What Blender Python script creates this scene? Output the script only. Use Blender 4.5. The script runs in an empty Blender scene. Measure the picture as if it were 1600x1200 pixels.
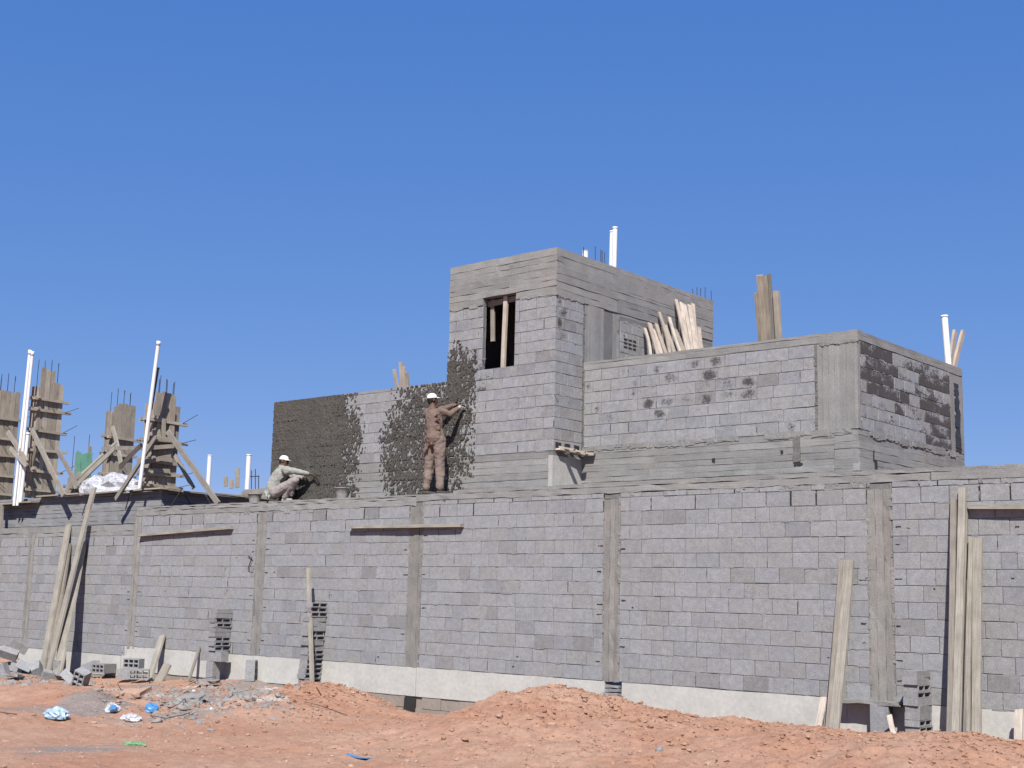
import bpy, math, random
import numpy as np
from mathutils import Vector, Matrix
random.seed(7); NR = np.random.RandomState(11)
U_ = random.uniform
SC = bpy.context.scene
COL = SC.collection
# ------------------------------------------------------------------ camera, sky, sun
CAMP = Vector((0.0, -16.99843, 1.23773))
RX = Vector((0.75929943, 0.65029663, 0.02405551))
RY = Vector((0.08662758, -0.13764719, 0.98668582))
RF = Vector((-0.64494964, 0.74710612, 0.16084906))
FPX = 2058.2
cam = bpy.data.cameras.new('camera'); camo = bpy.data.objects.new('camera', cam); COL.objects.link(camo)
camo.matrix_world = Matrix.Translation(CAMP) @ Matrix((RX, RY, -RF)).transposed().to_4x4()
cam.sensor_width = 36; cam.lens = FPX / 1600 * 36; cam.clip_start = .1; cam.clip_end = 3000
SC.camera = camo
SUN_AZ = math.radians(35); SUN_EL = math.radians(47)
sd = Vector((-math.sin(SUN_AZ) * math.cos(SUN_EL), math.cos(SUN_AZ) * math.cos(SUN_EL), -math.sin(SUN_EL)))
sun = bpy.data.lights.new('sun', 'SUN'); sun.energy = 5.0; sun.angle = math.radians(.5); sun.color = (1, .955, .89)
suno = bpy.data.objects.new('sun', sun); COL.objects.link(suno)
suno.rotation_euler = sd.to_track_quat('-Z', 'Y').to_euler()
W = bpy.data.worlds.new('World'); SC.world = W; W.use_nodes = True
wn = W.node_tree.nodes; wl = W.node_tree.links
sky = wn.new('ShaderNodeTexSky'); sky.sky_type = 'NISHITA'; sky.sun_disc = False
sky.sun_elevation = SUN_EL; sky.sun_rotation = math.pi - SUN_AZ
sky.altitude = 0; sky.air_density = .3; sky.dust_density = 0; sky.ozone_density = 8.0
sep = wn.new('ShaderNodeSeparateColor'); com = wn.new('ShaderNodeCombineColor'); wl.new(sky.outputs[0], sep.inputs[0])
for i, (gm, kk) in enumerate(((.78, 1.88), (.46, 2.30), (.20, 4.62))):      # even grading of the whole sky towards the photograph's blue
    a_ = wn.new('ShaderNodeMath'); a_.operation = 'POWER'; a_.inputs[1].default_value = gm; wl.new(sep.outputs[i], a_.inputs[0])
    b_ = wn.new('ShaderNodeMath'); b_.operation = 'MULTIPLY'; b_.inputs[1].default_value = kk; wl.new(a_.outputs[0], b_.inputs[0]); wl.new(b_.outputs[0], com.inputs[i])
wl.new(com.outputs[0], wn['Background'].inputs[0]); wn['Background'].inputs[1].default_value = .0667
SC.view_settings.view_transform = 'Standard'; SC.view_settings.look = 'None'
SC.view_settings.gamma = 1; SC.view_settings.use_curve_mapping = False
SC.view_settings.exposure = .83

# ------------------------------------------------------------------ helpers
def ray(px, py): return RX * ((px - 800) / FPX) + RY * (-(py - 600) / FPX) + RF
def at(px, py, Y=None, X=None, Z=None):
    r = ray(px, py)
    t = (Y - CAMP.y) / r.y if Y is not None else ((X - CAMP.x) / r.x if X is not None else (Z - CAMP.z) / r.z)
    return CAMP + r * t
def tag(o, label=None, cat=None, group=None, kind=None):
    if label: o['label'] = label
    if cat: o['category'] = cat
    if group: o['group'] = group
    if kind: o['kind'] = kind
    return o
def empty(name, loc, label, cat, group=None):
    o = bpy.data.objects.new(name, None); COL.objects.link(o); o.location = loc; o.empty_display_size = .1
    tag(o, label, cat, group); return o
ORD = ['first', 'second', 'third', 'fourth', 'fifth', 'sixth', 'seventh', 'eighth', 'ninth', 'tenth', 'eleventh', 'twelfth', 'thirteenth', 'fourteenth', 'fifteenth', 'sixteenth', 'seventeenth', 'eighteenth', 'nineteenth', 'twentieth']

class MB:
    def __init__(s): s.v = []; s.f = []; s.t = []; s.s = []; s.g = []
    def add(s, vs, fs, tone=0, stain=0, gc=None):
        n = len(s.v); vs = [tuple(p) for p in vs]; s.v += vs
        s.f += [tuple(i + n for i in f) for f in fs]
        s.t += [tone] * len(vs); s.s += [stain] * len(vs)
        s.g += list(gc) if gc is not None else vs
    def box(s, lo, hi, tone=0, stain=0):
        x0, y0, z0 = lo; x1, y1, z1 = hi
        s.add([(x0,y0,z0),(x1,y0,z0),(x1,y1,z0),(x0,y1,z0),(x0,y0,z1),(x1,y0,z1),(x1,y1,z1),(x0,y1,z1)],
              [(0,3,2,1),(4,5,6,7),(0,1,5,4),(1,2,6,5),(2,3,7,6),(3,0,4,7)], tone, stain)
    def obox(s, O, U, V, N, u0, u1, v0, v1, n0, n1, tone=0, seg=1, jit=0, stain=0):
        """box on axes U,V,N; subdivided along U with jittered cross-sections (rough edges)"""
        vs = []; gc = []; off = U_(0, 50)
        for i in range(seg + 1):
            u = u0 + (u1 - u0) * i / seg
            j = [U_(-jit, jit) for _ in range(6)]
            for a, b in ((v0 + j[0], n0), (v1 + j[1], n0), (v1 + j[2] , n1 + j[4] * .5), (v0 + j[3], n1 + j[5] * .5)):
                uu = u + (U_(-jit, jit) if i in (0, seg) else 0)
                vs.append(O + U * uu + V * a + N * b); gc.append((uu + off, a, b))
        fs = [(3,2,1,0)]
        for i in range(seg):
            k = 4 * i
            for a in range(4): b = (a + 1) % 4; fs.append((k + a, k + b, k + 4 + b, k + 4 + a))
        k = 4 * seg; fs.append((k, k+1, k+2, k+3))
        s.add(vs, fs, tone, stain, gc)
    def bar(s, p0, p1, w, t, side=None, tone=0, segs=4, warp=0.0, chip=0.0):
        """board: width w along side, thickness t"""
        p0 = Vector(p0); p1 = Vector(p1); d = (p1 - p0); L = d.length; d = d / L
        side = Vector(side) if side is not None else Vector((1, 0, 0))
        side = (side - d * side.dot(d)).normalized(); th = d.cross(side)
        b1, b2 = U_(-warp, warp), U_(-warp, warp); off = U_(0, 90)
        vs = []; gc = []
        for i in range(segs + 1):
            u = i / segs; k = math.sin(math.pi * u)
            c = p0 + d * (L * u) + side * (b1 * k) + th * (b2 * k)
            for a, b in ((-1,-1),(1,-1),(1,1),(-1,1)):
                e = U_(-chip, chip) if i in (0, segs) else 0
                vs.append(c + side * (a * w / 2 + U_(-1, 1) * .012 * w) + th * (b * t / 2) + d * e)
                gc.append((L * u + off, a * w / 2, b * t / 2 + off))
        fs = [(0,1,2,3)]
        for i in range(segs):
            k = 4 * i
            for a in range(4): b = (a + 1) % 4; fs.append((k + b, k + a, k + 4 + a, k + 4 + b))
        k = 4 * segs; fs.append((k+3, k+2, k+1, k))
        s.add(vs, fs, tone, 0, gc)
    def tube(s, path, r, n=8, tone=0, cap=True, r1=None):
        path = [Vector(p) for p in path]; rings = []; m = len(path)
        vs = []; fs = []; ref = None
        for i, p in enumerate(path):
            d = (path[min(i+1, m-1)] - path[max(i-1, 0)]).normalized()
            if ref is None: ref = d.orthogonal().normalized()
            a = (ref - d * ref.dot(d)).normalized(); ref = a; b = d.cross(a)
            rr = r if r1 is None else r + (r1 - r) * i / (m - 1)
            for k in range(n):
                th = 2 * math.pi * k / n; vs.append(p + a * (rr * math.cos(th)) + b * (rr * math.sin(th)))
        for i in range(m - 1):
            for k in range(n): fs.append((i*n+k, i*n+(k+1) % n, (i+1)*n+(k+1) % n, (i+1)*n+k))
        if cap: fs.append(tuple(range(n))[::-1]); fs.append(tuple((m-1)*n+k for k in range(n)))
        s.add(vs, fs, tone)
    def ell(s, c, r, n=12, m=8, rot=None, tone=0):
        c = Vector(c); vs = []; fs = []
        rx, ry, rz = (r, r, r) if not hasattr(r, '__len__') else r
        for i in range(m + 1):
            ph = math.pi * i / m
            for k in range(n):
                th = 2 * math.pi * k / n
                p = Vector((rx * math.sin(ph) * math.cos(th), ry * math.sin(ph) * math.sin(th), rz * math.cos(ph)))
                if rot is not None: p = rot @ p
                vs.append(c + p)
        for i in range(m):
            for k in range(n): fs.append((i*n+k, (i+1)*n+k, (i+1)*n+(k+1) % n, i*n+(k+1) % n))
        s.add(vs, fs, tone)
    def cap(s, p0, p1, r0, r1, n=12):
        """tapered capsule (for bodies)"""
        s.tube([p0, Vector(p0).lerp(Vector(p1), .5), p1], r0, n, r1=r1); s.ell(p0, r0, n, 8); s.ell(p1, r1, n, 8)
    def build(s, name, mat, parent=None, smooth=False, loc=None):
        me = bpy.data.meshes.new(name)
        v = np.array(s.v, float)
        if loc is not None: v = v - np.array(loc)
        me.from_pydata(v.tolist(), [], s.f)
        for nm, dat in (('tone', s.t), ('stain', s.s)):
            a = me.attributes.new(nm, 'FLOAT', 'POINT'); a.data.foreach_set('value', np.array(dat, np.float32))
        a = me.attributes.new('gc', 'FLOAT_VECTOR', 'POINT'); a.data.foreach_set('vector', np.array(s.g, np.float32).ravel())
        if smooth: me.polygons.foreach_set('use_smooth', [True] * len(me.polygons))
        me.materials.append(mat)
        o = bpy.data.objects.new(name, me); COL.objects.link(o)
        if loc is not None: o.location = loc
        if parent is not None:
            o.parent = parent
            o.matrix_parent_inverse = Matrix.Translation(-parent.location)
        return o

# ------------------------------------------------------------------ materials
class NT:
    k = .63
    def __init__(s, name, rough=.9):
        s.m = bpy.data.materials.new(name); s.m.use_nodes = True; s.n = s.m.node_tree.nodes; s.l = s.m.node_tree.links
        s.b = s.n['Principled BSDF']; s.b.inputs['Roughness'].default_value = rough
        s.b.inputs['Specular IOR Level'].default_value = .25
    def node(s, t, **k):
        n = s.n.new(t)
        for a, b in k.items(): setattr(n, a, b)
        return n
    def link(s, a, b): s.l.new(a, b)
    def pos(s): return s.node('ShaderNodeNewGeometry').outputs['Position']
    def attr(s, name, typ='GEOMETRY', out='Fac'):
        return s.node('ShaderNodeAttribute', attribute_type=typ, attribute_name=name).outputs[out]
    def math(s, op, a, b=None, clamp=False):
        n = s.node('ShaderNodeMath', operation=op, use_clamp=clamp)
        for i, v in enumerate((a, b)):
            if v is None: continue
            if isinstance(v, (int, float)): n.inputs[i].default_value = v
            else: s.link(v, n.inputs[i])
        return n.outputs[0]
    def tone(s, name='tone'): return s.math('ADD', s.attr(name), s.attr(name, 'OBJECT'))
    def noise(s, vec, scale, detail=4, rough=.6, stretch=None, out='Fac'):
        if stretch:
            m = s.node('ShaderNodeMapping'); m.inputs['Scale'].default_value = stretch; s.link(vec, m.inputs['Vector']); vec = m.outputs[0]
        n = s.node('ShaderNodeTexNoise'); n.inputs['Scale'].default_value = scale; n.inputs['Detail'].default_value = detail
        n.inputs['Roughness'].default_value = rough; s.link(vec, n.inputs['Vector']); return n.outputs[out]
    def ramp(s, fac, stops):
        n = s.node('ShaderNodeValToRGB'); cr = n.color_ramp
        while len(cr.elements) < len(stops): cr.elements.new(.5)
        for e, (p, c) in zip(cr.elements, stops): e.position = p; e.color = (c if hasattr(c, '__len__') else (c, c, c)) + (1,) if hasattr(c, '__len__') else (c, c, c, 1)
        s.link(fac, n.inputs[0]); return n.outputs[0]
    def mix(s, fac, a, b, typ='MIX'):
        n = s.node('ShaderNodeMix', data_type='RGBA', blend_type=typ)
        for i, v in ((0, fac), (6, a), (7, b)):
            if isinstance(v, (int, float)): n.inputs[i].default_value = v
            elif isinstance(v, tuple): n.inputs[i].default_value = v + (1,)
            else: s.link(v, n.inputs[i])
        return n.outputs[2]
    def col(s, c):
        k = s.k
        if isinstance(c, tuple): s.b.inputs['Base Color'].default_value = tuple(a * k for a in c) + (1,)
        else: s.link(s.mix(1, c, (k, k, k), 'MULTIPLY') if k != 1 else c, s.b.inputs['Base Color'])
    def bump(s, h, strength=.4, dist=.01):
        n = s.node('ShaderNodeBump'); n.inputs['Strength'].default_value = strength; n.inputs['Distance'].default_value = dist
        s.link(h, n.inputs['Height']); s.link(n.outputs[0], s.b.inputs['Normal'])

def mk_block():
    t = NT('concrete_block', .95); P = t.pos(); tn = t.tone()
    hue = t.ramp(tn, [(0, (.285, .29, .31)), (.3, (.348, .356, .376)), (.55, (.348, .35, .358)), (.8, (.33, .328, .33)), (1, (.275, .27, .274))])
    big = t.noise(P, 2.2, 3); fine = t.noise(P, 48, 5, .8); med = t.noise(P, 11, 4, .65)
    c = t.mix(1, hue, t.ramp(fine, [(.3, .66), (.7, 1.26)]), 'MULTIPLY')
    c = t.mix(1, c, t.ramp(med, [(.25, .80), (.7, 1.12)]), 'MULTIPLY')
    c = t.mix(1, c, t.ramp(big, [(.3, .93), (.7, 1.05)]), 'MULTIPLY')
    st = t.math('ADD', t.attr('stain'), t.attr('stain', 'OBJECT'))
    sn = t.noise(P, 5.5, 6, .72, (1, .55, 1.2))
    G = t.node('ShaderNodeSeparateXYZ'); t.link(t.attr('gc', out='Vector'), G.inputs[0])
    sn2 = t.noise(P, 26, 4, .8); nz = t.math('ADD', t.math('MULTIPLY', t.math('SUBTRACT', sn, .5), 1.7), t.math('MULTIPLY', t.math('SUBTRACT', sn2, .5), 1.3))
    # tar-like coat: thins out towards the top edge of each block
    cover = t.math('SUBTRACT', st, t.math('MULTIPLY', G.outputs[2], .30))
    k1 = t.math('MULTIPLY', t.math('MULTIPLY', t.math('SUBTRACT', t.math('ADD', cover, nz), .27), 4.5, True), t.math('GREATER_THAN', st, .02))
    # smudge: round dab near the middle of a block (negative values)
    d2 = t.math('ADD', t.math('POWER', t.math('MULTIPLY', t.math('SUBTRACT', G.outputs[0], .08), 3.0), 2.0), t.math('POWER', t.math('MULTIPLY', G.outputs[2], 2.2), 2.0))
    dab = t.math('SUBTRACT', t.math('MULTIPLY', st, -.62), t.math('MULTIPLY', d2, .55))
    k2 = t.math('MULTIPLY', t.math('MULTIPLY', t.math('ADD', dab, t.math('MULTIPLY', t.math('ADD', nz, t.math('MULTIPLY', t.math('SUBTRACT', fine, .5), 1.6)), 1.7)), 1.7, True), t.math('LESS_THAN', st, -.02))
    c = t.mix(t.math('MULTIPLY', t.math('ADD', k1, k2), .93), c, t.mix(fine, (.035, .031, .032), (.085, .076, .077)))
    t.col(c); t.bump(fine, .5, .006); return t.m
def mk_concrete(name='board_marked_concrete', a=(.268, .267, .262), b=(.348, .344, .335)):
    t = NT(name, .95); P = t.pos(); G = t.attr('gc', out='Vector'); tn = t.tone()
    gr = t.noise(G, 4, 6, .7, (.35, 9, 9)); bl = t.noise(P, 3, 5, .65); fi = t.noise(P, 45, 5, .75)
    c = t.mix(gr, a, b)
    c = t.mix(1, c, t.ramp(tn, [(0, .88), (1, 1.12)]), 'MULTIPLY')
    c = t.mix(1, c, t.ramp(bl, [(.3, .82), (.7, 1.1)]), 'MULTIPLY')
    c = t.mix(1, c, t.ramp(fi, [(.3, .78), (.7, 1.15)]), 'MULTIPLY')
    c = t.mix(t.math('MULTIPLY', t.ramp(t.noise(P, 1.1, 3), [(.5, 0.), (.7, 1.)]), .3), c, (.35, .31, .28))
    t.col(c); t.bump(t.math('ADD', gr, fi), .6, .012); return t.m
def mk_simple(name, c1, c2, scale=20, rough=.9, bump=.4, stretch=None, big=.85):
    t = NT(name, rough); t.k = .70 if 'white' in name or 'pvc' in name else .63; P = t.pos(); n = t.noise(P, scale, 5, .7, stretch); g = t.noise(P, scale / 9, 3)
    c = t.mix(t.ramp(n, [(.3, 0.), (.7, 1.)]), c1, c2)
    c = t.mix(1, c, t.ramp(g, [(.3, big), (.7, 1.05)]), 'MULTIPLY')
    t.col(c)
    if bump: t.bump(n, bump, .01)
    return t.m
def mk_wood(name='weathered_timber', c=((.365, .33, .28), (.455, .425, .365), (.26, .24, .215))):
    t = NT(name, .85); G = t.attr('gc', out='Vector'); tn = t.tone()
    gr = t.noise(G, 6, 6, .75, (.5, 16, 16)); sp = t.noise(G, 3, 4, .6)
    base = t.ramp(tn, [(0, c[2]), (.5, c[0]), (1, c[1])])
    k = t.mix(1, base, t.ramp(gr, [(.3, .55), (.7, 1.2)]), 'MULTIPLY')
    k = t.mix(1, k, t.ramp(sp, [(.3, .8), (.65, 1.1)]), 'MULTIPLY')
    t.col(k); t.bump(gr, .5, .006); return t.m
def mk_soil():
    t = NT('red_desert_soil', 1.); P = t.pos()
    n1 = t.noise(P, .7, 5, .6); n2 = t.noise(P, 7, 6, .7); n3 = t.noise(P, 70, 4, .8); n4 = t.noise(P, 22, 5, .7)
    c = t.mix(t.ramp(n1, [(.35, 0.), (.65, 1.)]), (.505, .272, .178), (.572, .358, .256))
    c = t.mix(1, c, t.ramp(n2, [(.3, .82), (.7, 1.1)]), 'MULTIPLY')
    c = t.mix(1, c, t.ramp(n4, [(.3, .86), (.65, 1.06)]), 'MULTIPLY')
    c = t.mix(1, c, t.ramp(n3, [(.25, .75), (.7, 1.15)]), 'MULTIPLY')
    g = t.attr('gravel'); l = t.attr('lime')
    brk = t.math('MULTIPLY', t.math('SUBTRACT', t.noise(P, 9, 6, .8), .5), 1.5)
    gf = t.math('MULTIPLY', t.math('SUBTRACT', t.math('ADD', g, brk), .42), 5, True)
    gcol = t.mix(t.ramp(t.noise(P, 45, 4, .8), [(.35, 0.), (.65, 1.)]), (.17, .155, .15), (.40, .37, .345))
    c = t.mix(t.math('MULTIPLY', gf, .85), c, gcol)
    lf = t.math('MULTIPLY', t.math('SUBTRACT', t.math('ADD', l, brk), .40), 5, True)
    c = t.mix(t.math('MULTIPLY', lf, .8), c, (.66, .63, .59))
    t.col(c); t.bump(t.math('ADD', n3, n2), .7, .03); return t.m
M = {}
M['block'] = mk_block()
M['mortar'] = mk_simple('mortar', (.25, .245, .245), (.37, .36, .35), 40)
M['joint'] = mk_simple('shadowed_joint_mortar', (.15, .148, .15), (.25, .245, .245), 40)
M['conc'] = mk_concrete()
M['conc_grey'] = mk_concrete('grey_wall_concrete', (.25, .255, .265), (.34, .34, .345))
M['pillar'] = mk_concrete('pillar_concrete', (.225, .218, .205), (.375, .362, .34))
def mk_scratch():
    t = NT('wet_cement_scratch_coat', .9); P = t.pos(); n = t.noise(P, 30, 5, .75); g = t.noise(P, 42, 3, .6, (1.1, 1, .6)); b = t.noise(P, 3, 4)
    c = t.mix(n, (.064, .059, .051), (.130, .121, .106))
    c = t.mix(1, c, t.ramp(b, [(.3, .85), (.7, 1.15)]), 'MULTIPLY')
    c = t.mix(t.ramp(g, [(.66, 0.), (.74, 1.)]), c, (.27, .25, .235))  # pale flecks paint the crust's sun-lit bumps into its colour
    t.col(c); t.bump(n, .8, .02); return t.m
M['scratch'] = mk_scratch()
M['smear'] = mk_simple('dark_mortar_smear', (.13, .125, .12), (.24, .23, .22), 25)
M['lime'] = mk_simple('limewashed_plinth', (.52, .515, .485), (.65, .645, .61), 14, .95, .3, None, .86)
M['found'] = mk_simple('dusty_foundation_concrete', (.30, .265, .235), (.40, .345, .30), 16)
M['wood'] = mk_wood()
M['formwood'] = mk_wood('formwork_timber', ((.42, .36, .285), (.50, .445, .365), (.29, .265, .23)))
M['palewood'] = mk_wood('pale_new_timber', ((.52, .435, .36), (.64, .555, .475), (.37, .315, .265)))
M['soil'] = mk_soil()
M['stone'] = mk_simple('pale_red_stone', (.40, .24, .17), (.58, .40, .31), 18)
M['greystone'] = mk_simple('grey_rubble', (.24, .225, .215), (.38, .355, .34), 16)
M['lumpwhite'] = mk_simple('white_lime_lump', (.62, .60, .56), (.78, .76, .72), 16)
M['pvc'] = mk_simple('white_pvc', (.80, .80, .80), (.86, .86, .86), 5, .35, 0)
M['blackpipe'] = mk_simple('black_plastic', (.03, .03, .032), (.05, .05, .05), 8, .4, 0)
M['steel'] = mk_simple('rusty_rebar', (.045, .04, .045), (.09, .07, .06), 40, .7, .3)
M['wire'] = mk_simple('rusty_wire', (.05, .035, .03), (.12, .075, .055), 30, .7, 0)
M['hole_shade'] = mk_simple('interior_shade', (.03, .03, .03), (.045, .043, .042), 8)  # near-black colour stands for the shade inside gaps and holes
M['skin'] = mk_simple('skin', (.12, .065, .045), (.16, .09, .06), 20, .6, 0)
M['hair'] = mk_simple('dark_hair', (.012, .011, .01), (.025, .022, .02), 60, .6, .3)
M['brown'] = mk_simple('brown_cotton', (.175, .125, .102), (.205, .15, .125), 30, .95, .5, None, .94)
M['brownt'] = mk_simple('pale_brown_cotton', (.225, .175, .152), (.26, .205, .18), 30, .95, .5, None, .94)
M['sage'] = mk_simple('pale_grey_green_cotton', (.32, .325, .30), (.36, .365, .335), 30, .95, .5, None, .94)
M['mauve'] = mk_simple('pale_mauve_cotton', (.32, .285, .275), (.36, .32, .31), 30, .95, .5, None, .94)
M['capw'] = mk_simple('white_cotton', (.74, .73, .70), (.84, .83, .80), 12, .9, .3)
M['shoe'] = mk_simple('dusty_dark_leather', (.035, .03, .028), (.10, .085, .075), 20, .7, .3)
M['glove'] = mk_simple('cement_covered_fabric', (.36, .34, .30), (.52, .49, .44), 20, .9, .3)
M['bucket'] = mk_simple('cement_splashed_rubber', (.24, .235, .225), (.42, .41, .39), 14, .85, .4)
M['green'] = mk_simple('green_mesh_cloth', (.10, .26, .19), (.16, .36, .27), 30, .8, .3)
M['blueplastic'] = mk_simple('blue_plastic', (.05, .22, .55), (.12, .36, .70), 14, .4, .2)
M['greenplastic'] = mk_simple('green_plastic', (.13, .30, .12), (.35, .50, .30), 14, .4, .2)
def mk_film(name, c, a):
    t = NT(name, .22); t.col(c); t.b.inputs['Specular IOR Level'].default_value = .6
    P = t.pos(); n = t.noise(P, 18, 4, .6)
    t.link(t.ramp(n, [(.35, a - .25), (.6, min(1, a + .2))]), t.b.inputs['Alpha']); t.bump(n, .7, .03); return t.m
M['film'] = mk_film('clear_plastic_film', (.80, .80, .84), .62)
M['bluefilm'] = mk_film('pale_blue_plastic_film', (.50, .68, .86), .78)

# ------------------------------------------------------------------ ground
def interp(x, tab):
    t = np.array(tab); return np.interp(x, t[:, 0], t[:, 1])
CT = [(-60,-.75),(-31,-.77),(-25.6,-.716),(-23.3,-.6),(-21.2,-.45),(-19.8,-.66),(-18.2,-.63),(-16.9,-.774),(-15.6,-.77),(-14.5,-.60),(-12.7,-.36),(-10.8,-.47),(-8.7,-.43),(-7.3,-.40),(-5.5,-.40),(10,-.5)]
RT = [(-60,-.75),(-26,-.74),(-23,-.70),(-21,-.60),(-18.8,-.52),(-17.9,-.31),(-17.1,-.40),(-16.3,-.675),(-14.5,-.71),(-13.7,-.37),(-13.1,-.125),(-12.5,-.075),(-11.8,-.15),(-11.25,-.25),(-10.1,-.35),(-9.4,-.28),(-8.5,-.29),(-7.7,-.33),(-6.5,-.21),(-5.7,-.30),(-2,-.4),(10,-.6)]
G0 = -.72
def vnoise(x, y, sc, seed):
    """smooth value noise on arrays"""
    r = np.random.RandomState(seed); T = r.rand(256, 256)
    x = np.asarray(x) * sc + 1000; y = np.asarray(y) * sc + 1000
    xi = np.floor(x).astype(int); yi = np.floor(y).astype(int); fx = x - xi; fy = y - yi
    fx = fx * fx * (3 - 2 * fx); fy = fy * fy * (3 - 2 * fy)
    g = lambda a, b: T[a % 256, b % 256]
    return (g(xi, yi) * (1 - fx) + g(xi + 1, yi) * fx) * (1 - fy) + (g(xi, yi + 1) * (1 - fx) + g(xi + 1, yi + 1) * fx) * fy - .5
PD = at(60, 1085, Z=-.62); PG = at(148, 1100, Z=-.62); PH = at(5, 1040, Y=-.75); PP = at(204, 1103, Z=-.66)
def ground_z(x, y):
    x = np.asarray(x, float); y = np.asarray(y, float)
    xs = x + .0
    c = interp(xs, CT); r = interp(xs, RT)
    sm = lambda t: t * t * (3 - 2 * t)
    w1 = sm(np.clip(-y / 1.2, 0, 1))
    near = c * (1 - w1) + r * w1
    rr = interp(xs + .25 * (y + 1.2), RT)
    w2 = np.clip((-y - 1.2) / 5.2, 0, 1); fall = (1 - sm(w2)) ** 1.1
    far = G0 + (rr - G0) * fall
    z = np.where(y > -1.2, near, far)
    z = z + .34 * np.exp(-(((x - PH.x) / 1.3) ** 2 + ((y - PH.y) / .55) ** 2)) - .20 * np.exp(-(((x - PP.x) / .26) ** 2 + ((y - PP.y) / .22) ** 2))
    z = z + .24 * np.exp(-(((x - PD.x) / 2.2) ** 2 + ((y - PD.y) / 1.0) ** 2)) + .13 * np.exp(-(((x - PG.x) / .75) ** 2 + ((y - PG.y) / .75) ** 2))
    m = np.clip(-y / .4, 0.1, 1) * np.exp(-np.abs(y + 4) / 60)
    rough = .42 + .75 * np.clip((r - G0) * 2.2, 0, 1) * np.clip(1.6 - (-y - 1.2) / 4, 0.15, 1)
    z = z + m * (.10 * vnoise(x, y, .8, 1) + rough * (.085 * vnoise(x, y, 2.6, 2) + .05 * vnoise(x, y, 6.5, 3) + .034 * vnoise(x, y, 13, 4) + .020 * vnoise(x, y, 23, 6)) + .012 * vnoise(x, y, 20, 5))
    return np.where(y > .05, np.minimum(z, -.5), z)
def gz(x, y): return float(ground_z(np.array([x]), np.array([y]))[0])
def ongr(px, py):
    """point of the ground seen at a pixel"""
    z = -.6
    for _ in range(25):
        p = at(px, py, Z=z); z = .5 * z + .5 * gz(p.x, p.y)
    return Vector((p.x, p.y, gz(p.x, p.y)))
def axis(lo, hi, step, out, grow=1.25):
    a = list(np.arange(lo, hi, step)); s = step
    while a[0] > -out: s *= grow; a.insert(0, a[0] - s)
    s = step
    while a[-1] < out: s *= grow; a.append(a[-1] + s)
    return np.array(a)
gx = axis(-30, -4.4, .042, 900); gy = axis(-9.5, .1, .042, 900)
XX, YY = np.meshgrid(gx, gy); ZZ = ground_z(XX, YY)
nx, ny = len(gx), len(gy)
idx = np.arange(nx * ny).reshape(ny, nx)
quads = np.stack([idx[:-1, :-1], idx[:-1, 1:], idx[1:, 1:], idx[1:, :-1]], -1).reshape(-1, 4)
me = bpy.data.meshes.new('ground')
me.vertices.add(nx * ny); me.vertices.foreach_set('co', np.stack([XX, YY, ZZ], -1).astype(np.float32).ravel())
me.loops.add(quads.size); me.loops.foreach_set('vertex_index', quads.ravel().astype(np.int32))
me.polygons.add(len(quads)); me.polygons.foreach_set('loop_start', np.arange(0, quads.size, 4, dtype=np.int32)); me.polygons.foreach_set('loop_total', np.full(len(quads), 4, np.int32))
me.update(); me.polygons.foreach_set('use_smooth', [True] * len(quads))
def blobs(lst):
    a = np.zeros(XX.shape)
    for px, py, sx, sy, s in lst:
        p = ongr(px, py); dx = XX - p.x; dy = YY - p.y
        u = dx * RX.x + dy * RX.y; v = dx * RF.x + dy * RF.y       # along the picture, away from it
        a = np.maximum(a, s * np.exp(-((u / sx) ** 2 + (v / sy) ** 2)))
    return a
grav = blobs([(150,1100,.62,.9,1.3),(30,1108,.9,.35,.7),(100,1112,1.0,.4,.7),(200,1125,1.0,.5,.55),(290,1118,.8,.8,.75),(330,1095,.9,1.3,.95),(400,1075,.9,1.2,.9),(300,1080,.8,.9,.8),(420,1100,.5,.6,.6),(110,1170,1.2,.35,.75),(60,1178,.6,.25,.6),(165,1165,.6,.25,.6),(230,1075,.7,.8,.7),(600,1105,.25,.3,.5),(20,1048,1.4,1.0,.8),(470,1078,.6,.5,.6)])
lim = blobs([(250,1085,.8,.7,.66),(200,1080,.9,.5,.6),(430,1082,.5,.5,.9),(410,1092,.6,.4,.8),(450,1072,.3,.3,.8),(120,1070,.9,.3,.6),(150,1078,.6,.3,.62),(330,1108,.5,.25,.6),(290,1075,.5,.3,.6)])
for nm, d in (('gravel', grav), ('lime', lim)):
    a = me.attributes.new(nm, 'FLOAT', 'POINT'); a.data.foreach_set('value', d.astype(np.float32).ravel())
me.materials.append(M['soil'])
go = bpy.data.objects.new('ground', me); COL.objects.link(go); tag(go, kind='structure')

# ------------------------------------------------------------------ block laying
XA = Vector((1, 0, 0)); YA = Vector((0, 1, 0)); ZA = Vector((0, 0, 1))
def block_variant(k):
    r = random.Random(40 + k); c = .012
    L, Hh, D = .5, .5, .09
    vs = []
    for (x, z) in ((-1,-1),(1,-1),(1,1),(-1,1)):
        vs.append((x * L, .006, z * Hh))
    for (x, z) in ((-1,-1),(1,-1),(1,1),(-1,1)):
        vs.append((x * (L - c * r.uniform(.5, 1.8)), 0, z * (Hh - 1.7 * c * r.uniform(.5, 1.8))))
    for (x, z) in ((-1,-1),(1,-1),(1,1),(-1,1)):
        vs.append((x * L, D, z * Hh))
    fs = [(4,5,6,7),(0,1,5,4),(1,2,6,5),(2,3,7,6),(3,0,4,7),(1,0,8,9),(2,1,9,10),(3,2,10,11),(0,3,11,8),(9,8,11,10)]
    return vs, fs
BV = [block_variant(k) for k in range(6)]
BM = []
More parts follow.
